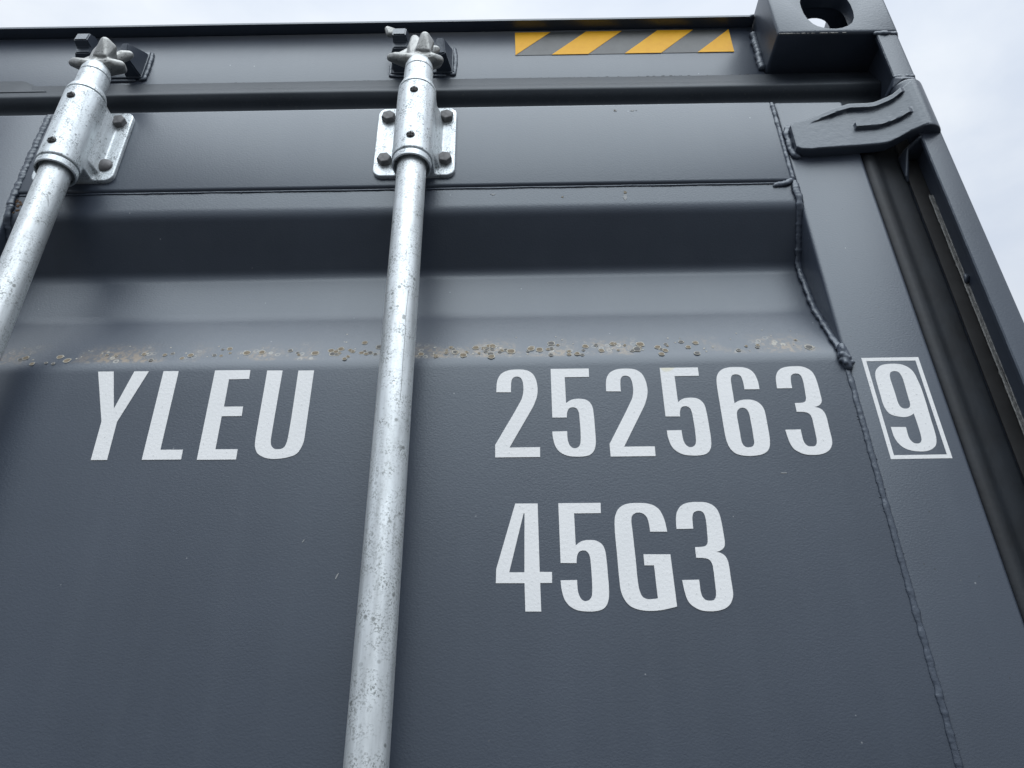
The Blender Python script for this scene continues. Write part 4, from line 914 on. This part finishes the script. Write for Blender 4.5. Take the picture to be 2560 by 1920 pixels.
# fixings
def bolt(parent, x, z, head):
    bm_ = bmesh.new()
    if head == 'hex':
        n_ = 6
        rings_ = []
        for r_, y_ in ((0.0090, 0.0), (0.0090, -0.0058), (0.0078, -0.0072), (0.0, -0.0075)):
            if r_ == 0.0:
                rings_.append([bm_.verts.new((0, y_, 0))]); continue
            rings_.append([bm_.verts.new((r_*math.cos(2*math.pi*k/n_+0.5), y_, r_*math.sin(2*math.pi*k/n_+0.5))) for k in range(n_)])
        for a, b in zip(rings_, rings_[1:]):
            for k in range(n_):
                if len(b) == 1: bm_.faces.new((a[k], a[(k+1) % n_], b[0]))
                else: bm_.faces.new((a[k], a[(k+1) % n_], b[(k+1) % n_], b[k]))
        bmesh.ops.bevel(bm_, geom=[e for e in bm_.edges if e.calc_length() > 0.004], offset=0.0004, segments=1, affect='EDGES')
    else:
        n_ = 24; rings_ = []
        for q_ in range(7):
            a_ = q_/6*math.pi/2
            rings_.append([bm_.verts.new((0.0098*math.cos(a_)*math.cos(2*math.pi*k/n_)+1e-6*k, -0.0048*math.sin(a_)-0.0006, 0.0098*math.cos(a_)*math.sin(2*math.pi*k/n_))) for k in range(n_)] if q_ < 6 else [bm_.verts.new((0, -0.0054, 0))])
        for a, b in zip(rings_, rings_[1:]):
            for k in range(n_):
                if len(b) == 1: bm_.faces.new((a[k], a[(k+1) % n_], b[0]))
                else: bm_.faces.new((a[k], a[(k+1) % n_], b[(k+1) % n_], b[k]))
    o_ = smooth_by_angle(from_bm('bolt' if head == 'hex' else 'rivet', bm_, M_BOLT, parent), 12 if head == 'hex' else 80)
    o_.location = (x, 0.0284, z)
    return o_

def screw(parent, z, rot):
    bm_ = bmesh.new(); n_ = 20
    rings_ = [[bm_.verts.new((r_*math.cos(2*math.pi*k/n_), y_, r_*math.sin(2*math.pi*k/n_))) for k in range(n_)] for r_, y_ in ((0.0050, 0.002), (0.0050, -0.0006), (0.0040, -0.0015), (0.0015, -0.0019))]
    for a, b in zip(rings_, rings_[1:]):
        for k in range(n_): bm_.faces.new((a[k], a[(k+1) % n_], b[(k+1) % n_], b[k]))
    bm_.faces.new(rings_[-1])
    nf = len(bm_.faces)
    for hw, hl in ((0.0006, 0.0037), (0.0037, 0.0006)):
        bm_box(bm_, -hw, hw, -0.0022, -0.0010, -hl, hl)
    bm_.faces.ensure_lookup_table()
    for i_, fc in enumerate(bm_.faces):
        if i_ >= nf: fc.material_index = 1
    o_ = smooth_by_angle(from_bm('screw', bm_, [M_SCREW, M_SLOT], parent), 35)
    o_.location = (0, -0.0236, z); o_.rotation_euler = (0, rot, 0)
    return o_

for (x, z) in ((-0.0385, 2.6390), (0.0345, 2.6390), (-0.0385, 2.5640), (0.0345, 2.5640)):
    bolt(bar1, x, z, 'hex').rotation_euler = (0, random.Random(int(x*1e4+z*1e3)).uniform(0, 1), 0)
screw(bar1, 2.6285, 0.0); screw(bar1, 2.5505, 0.0)
# scratch and weld seam down the tube
def scratch(parent, pts, r=0.00022):
    path = [(0.01683*math.sin(a), -0.01683*math.cos(a), z) for a, z in pts]
    bead('scratch', path, r, M_SCRATCH, parent, seg=5, step=0.003, rip=0, amp=0.6)
rnd = random.Random(2)
scratch(bar1, [(0.52+0.02*rnd.uniform(-1, 1), 2.335-k*0.012) for k in range(12)])
scratch(bar1, [(0.25, 2.292), (0.45, 2.290), (0.75, 2.283)], 0.0003)
scratch(bar1, [(0.40, 2.245), (0.68, 2.242)], 0.00025)

bar2 = bar1.copy(); COL.objects.link(bar2); bar2.parent = BOX; bar2.location = (-0.5235, AY, 0)
for ch_ in list(bar1.children):
    if ch_.name.startswith(('bolt', 'scratch', 'screw', 'cam')): continue
    copy_part(ch_, bar2, 0.0)
copy_part(cm1, bar2, 0.0)
bolt(bar2, 0.0325, 2.6390, 'hex').rotation_euler = (0, 0.35, 0)
bolt(bar2, 0.0325, 2.5640, 'rivet')
bolt(bar2, -0.0385, 2.6390, 'hex'); bolt(bar2, -0.0385, 2.5640, 'hex')
screw(bar2, 2.6285, 0.15); screw(bar2, 2.5510, 0.2)
scratch(bar2, [(0.2, 2.478), (0.5, 2.476), (0.85, 2.470), (1.05, 2.462)], 0.00035)
scratch(bar2, [(0.72, 2.477), (0.9, 2.470), (1.02, 2.466)], 0.0003)
bar1['label'] = 'spotted galvanised locking bar down the middle of the door'
bar2['label'] = 'galvanised locking bar nearest the left edge of the picture'

# ------------------------------------------------------------------ cam keepers welded on the header
def keeper(ax, seed):
    bm_ = bmesh.new()
    # hooked left arm, profile in y,z
    pf = [(0.046, 2.838), (0.006, 2.8350), (-0.0040, 2.8290), (-0.0060, 2.8125), (0.0045, 2.8095), (0.0055, 2.8000), (0.0180, 2.7970), (0.046, 2.7890)]
    xa, xb = ax-0.0495, ax-0.0262
    for ring_x in (0,):
        a = [bm_.verts.new((xa+(0.003 if y < 0.01 else 0.0), y, z)) for y, z in pf]
        b = [bm_.verts.new((xb-(0.002 if y < 0.0 else 0.0), y, z)) for y, z in pf]
        n_ = len(pf)
        for k in range(n_): bm_.faces.new((a[k], a[(k+1) % n_], b[(k+1) % n_], b[k]))
        bm_.faces.new(a); bm_.faces.new(b)
    bmesh.ops.recalc_face_normals(bm_, faces=bm_.faces[:])
    bmesh.ops.bevel(bm_, geom=bm_.edges[:], offset=0.0014, segments=2, affect='EDGES')
    K = smooth_by_angle(from_bm('cam_keeper', bm_, M_CAST, BOX), 40)
    bm_ = bmesh.new()
    pts_a = [(0.0105, 0.046, 2.846), (0.0350, 0.046, 2.846), (0.0350, 0.046, 2.7900), (0.0105, 0.046, 2.7900)]
    pts_b = [(0.0130, 0.006, 2.8200), (0.0235, 0.004, 2.8180), (0.0265, 0.010, 2.7930), (0.0130, 0.012, 2.7930)]
    a = [bm_.verts.new((ax+x, y, z)) for x, y, z in pts_a]; b = [bm_.verts.new((ax+x, y, z)) for x, y, z in pts_b]
    for k in range(4): bm_.faces.new((a[k], a[(k+1) % 4], b[(k+1) % 4], b[k]))
    bm_.faces.new(a); bm_.faces.new(b)
    bmesh.ops.recalc_face_normals(bm_, faces=bm_.faces[:])
    bmesh.ops.bevel(bm_, geom=bm_.edges[:], offset=0.0016, segments=2, affect='EDGES')
    smooth_by_angle(from_bm('right_arm', bm_, M_CAST, K), 40)
    box('back_plate', (ax-0.0515, ax+0.0345, 0.0385, 0.046, 2.7895, 2.846), M_CAST, K, 0.0015)
    bead('weld_bead', [(ax+0.0350, 0.0425, 2.848), (ax+0.0372, 0.0420, 2.82), (ax+0.0362, 0.0420, 2.79), (ax+0.030, 0.0420, 2.7875)], 0.0034, M_WELD, K, seed=seed, amp=0.30)
    bead('weld_bead', [(ax-0.0545, 0.0425, 2.812), (ax-0.0545, 0.0425, 2.789), (ax-0.040, 0.0425, 2.7868), (ax-0.020, 0.0425, 2.7870), (ax+0.026, 0.0425, 2.7870)], 0.0026, M_WELD, K, seed=seed+1, amp=0.30)
    return K
keeper(AX, 71)
keeper(-0.5535, 75)

# ------------------------------------------------------------------ rest of the box, behind and beside the door
def corrugated_side(xo, sgn):
    bm_ = bmesh.new(); y = 0.162; pr = []; k = 0
    while y < 12.0:
        for dy, dx in ((0.0, 0.0), (0.070, 0.0), (0.138, 0.036), (0.208, 0.036)):
            pr.append((xo-sgn*(0.004+dx), y+dy))
        y += 0.276
    a = [bm_.verts.new((x, y_, 0.12)) for x, y_ in pr]; b = [bm_.verts.new((x, y_, 2.84)) for x, y_ in pr]
    for k in range(len(pr)-1): bm_.faces.new((a[k], a[k+1], b[k+1], b[k]))
    o_ = from_bm('side_wall', bm_, M_PAINT, BOX)
    lo_, hi_ = sorted((xo, xo-sgn*0.06))
    box('side_rail', (lo_, hi_, 0.1595, 12.0, 2.84, 2.897), M_PAINT, o_, 0.003)
    box('side_rail', (lo_, hi_, 0.1595, 12.0, 0.0, 0.12), M_PAINT, o_, 0.003)
corrugated_side(XR, 1); corrugated_side(XL, -1)
box('roof', (XL+0.062, XR-0.062, 0.302, 12.0, 2.870, 2.874), M_PAINT, BOX)
box('front_wall', (XL+0.062, XR-0.062, 11.9, 12.0, 0.0, 2.868), M_PAINT, BOX)
box('sill', (XL+0.17, XR-0.17, 0.0435, 0.17, 0.0, 0.100), M_PAINT, BOX, 0.003)
box('floor', (XL+0.062, XR-0.062, 0.171, 11.899, 0.10, 0.13), M_GRIME, BOX)
box('bottom_casting', (XR-0.162, XR, -0.019, 0.159, 0.0, 0.1175), M_CAST, BOX, 0.0045)
box('bottom_casting', (XL, XL+0.162, -0.019, 0.159, 0.0, 0.1175), M_CAST, BOX, 0.0045)
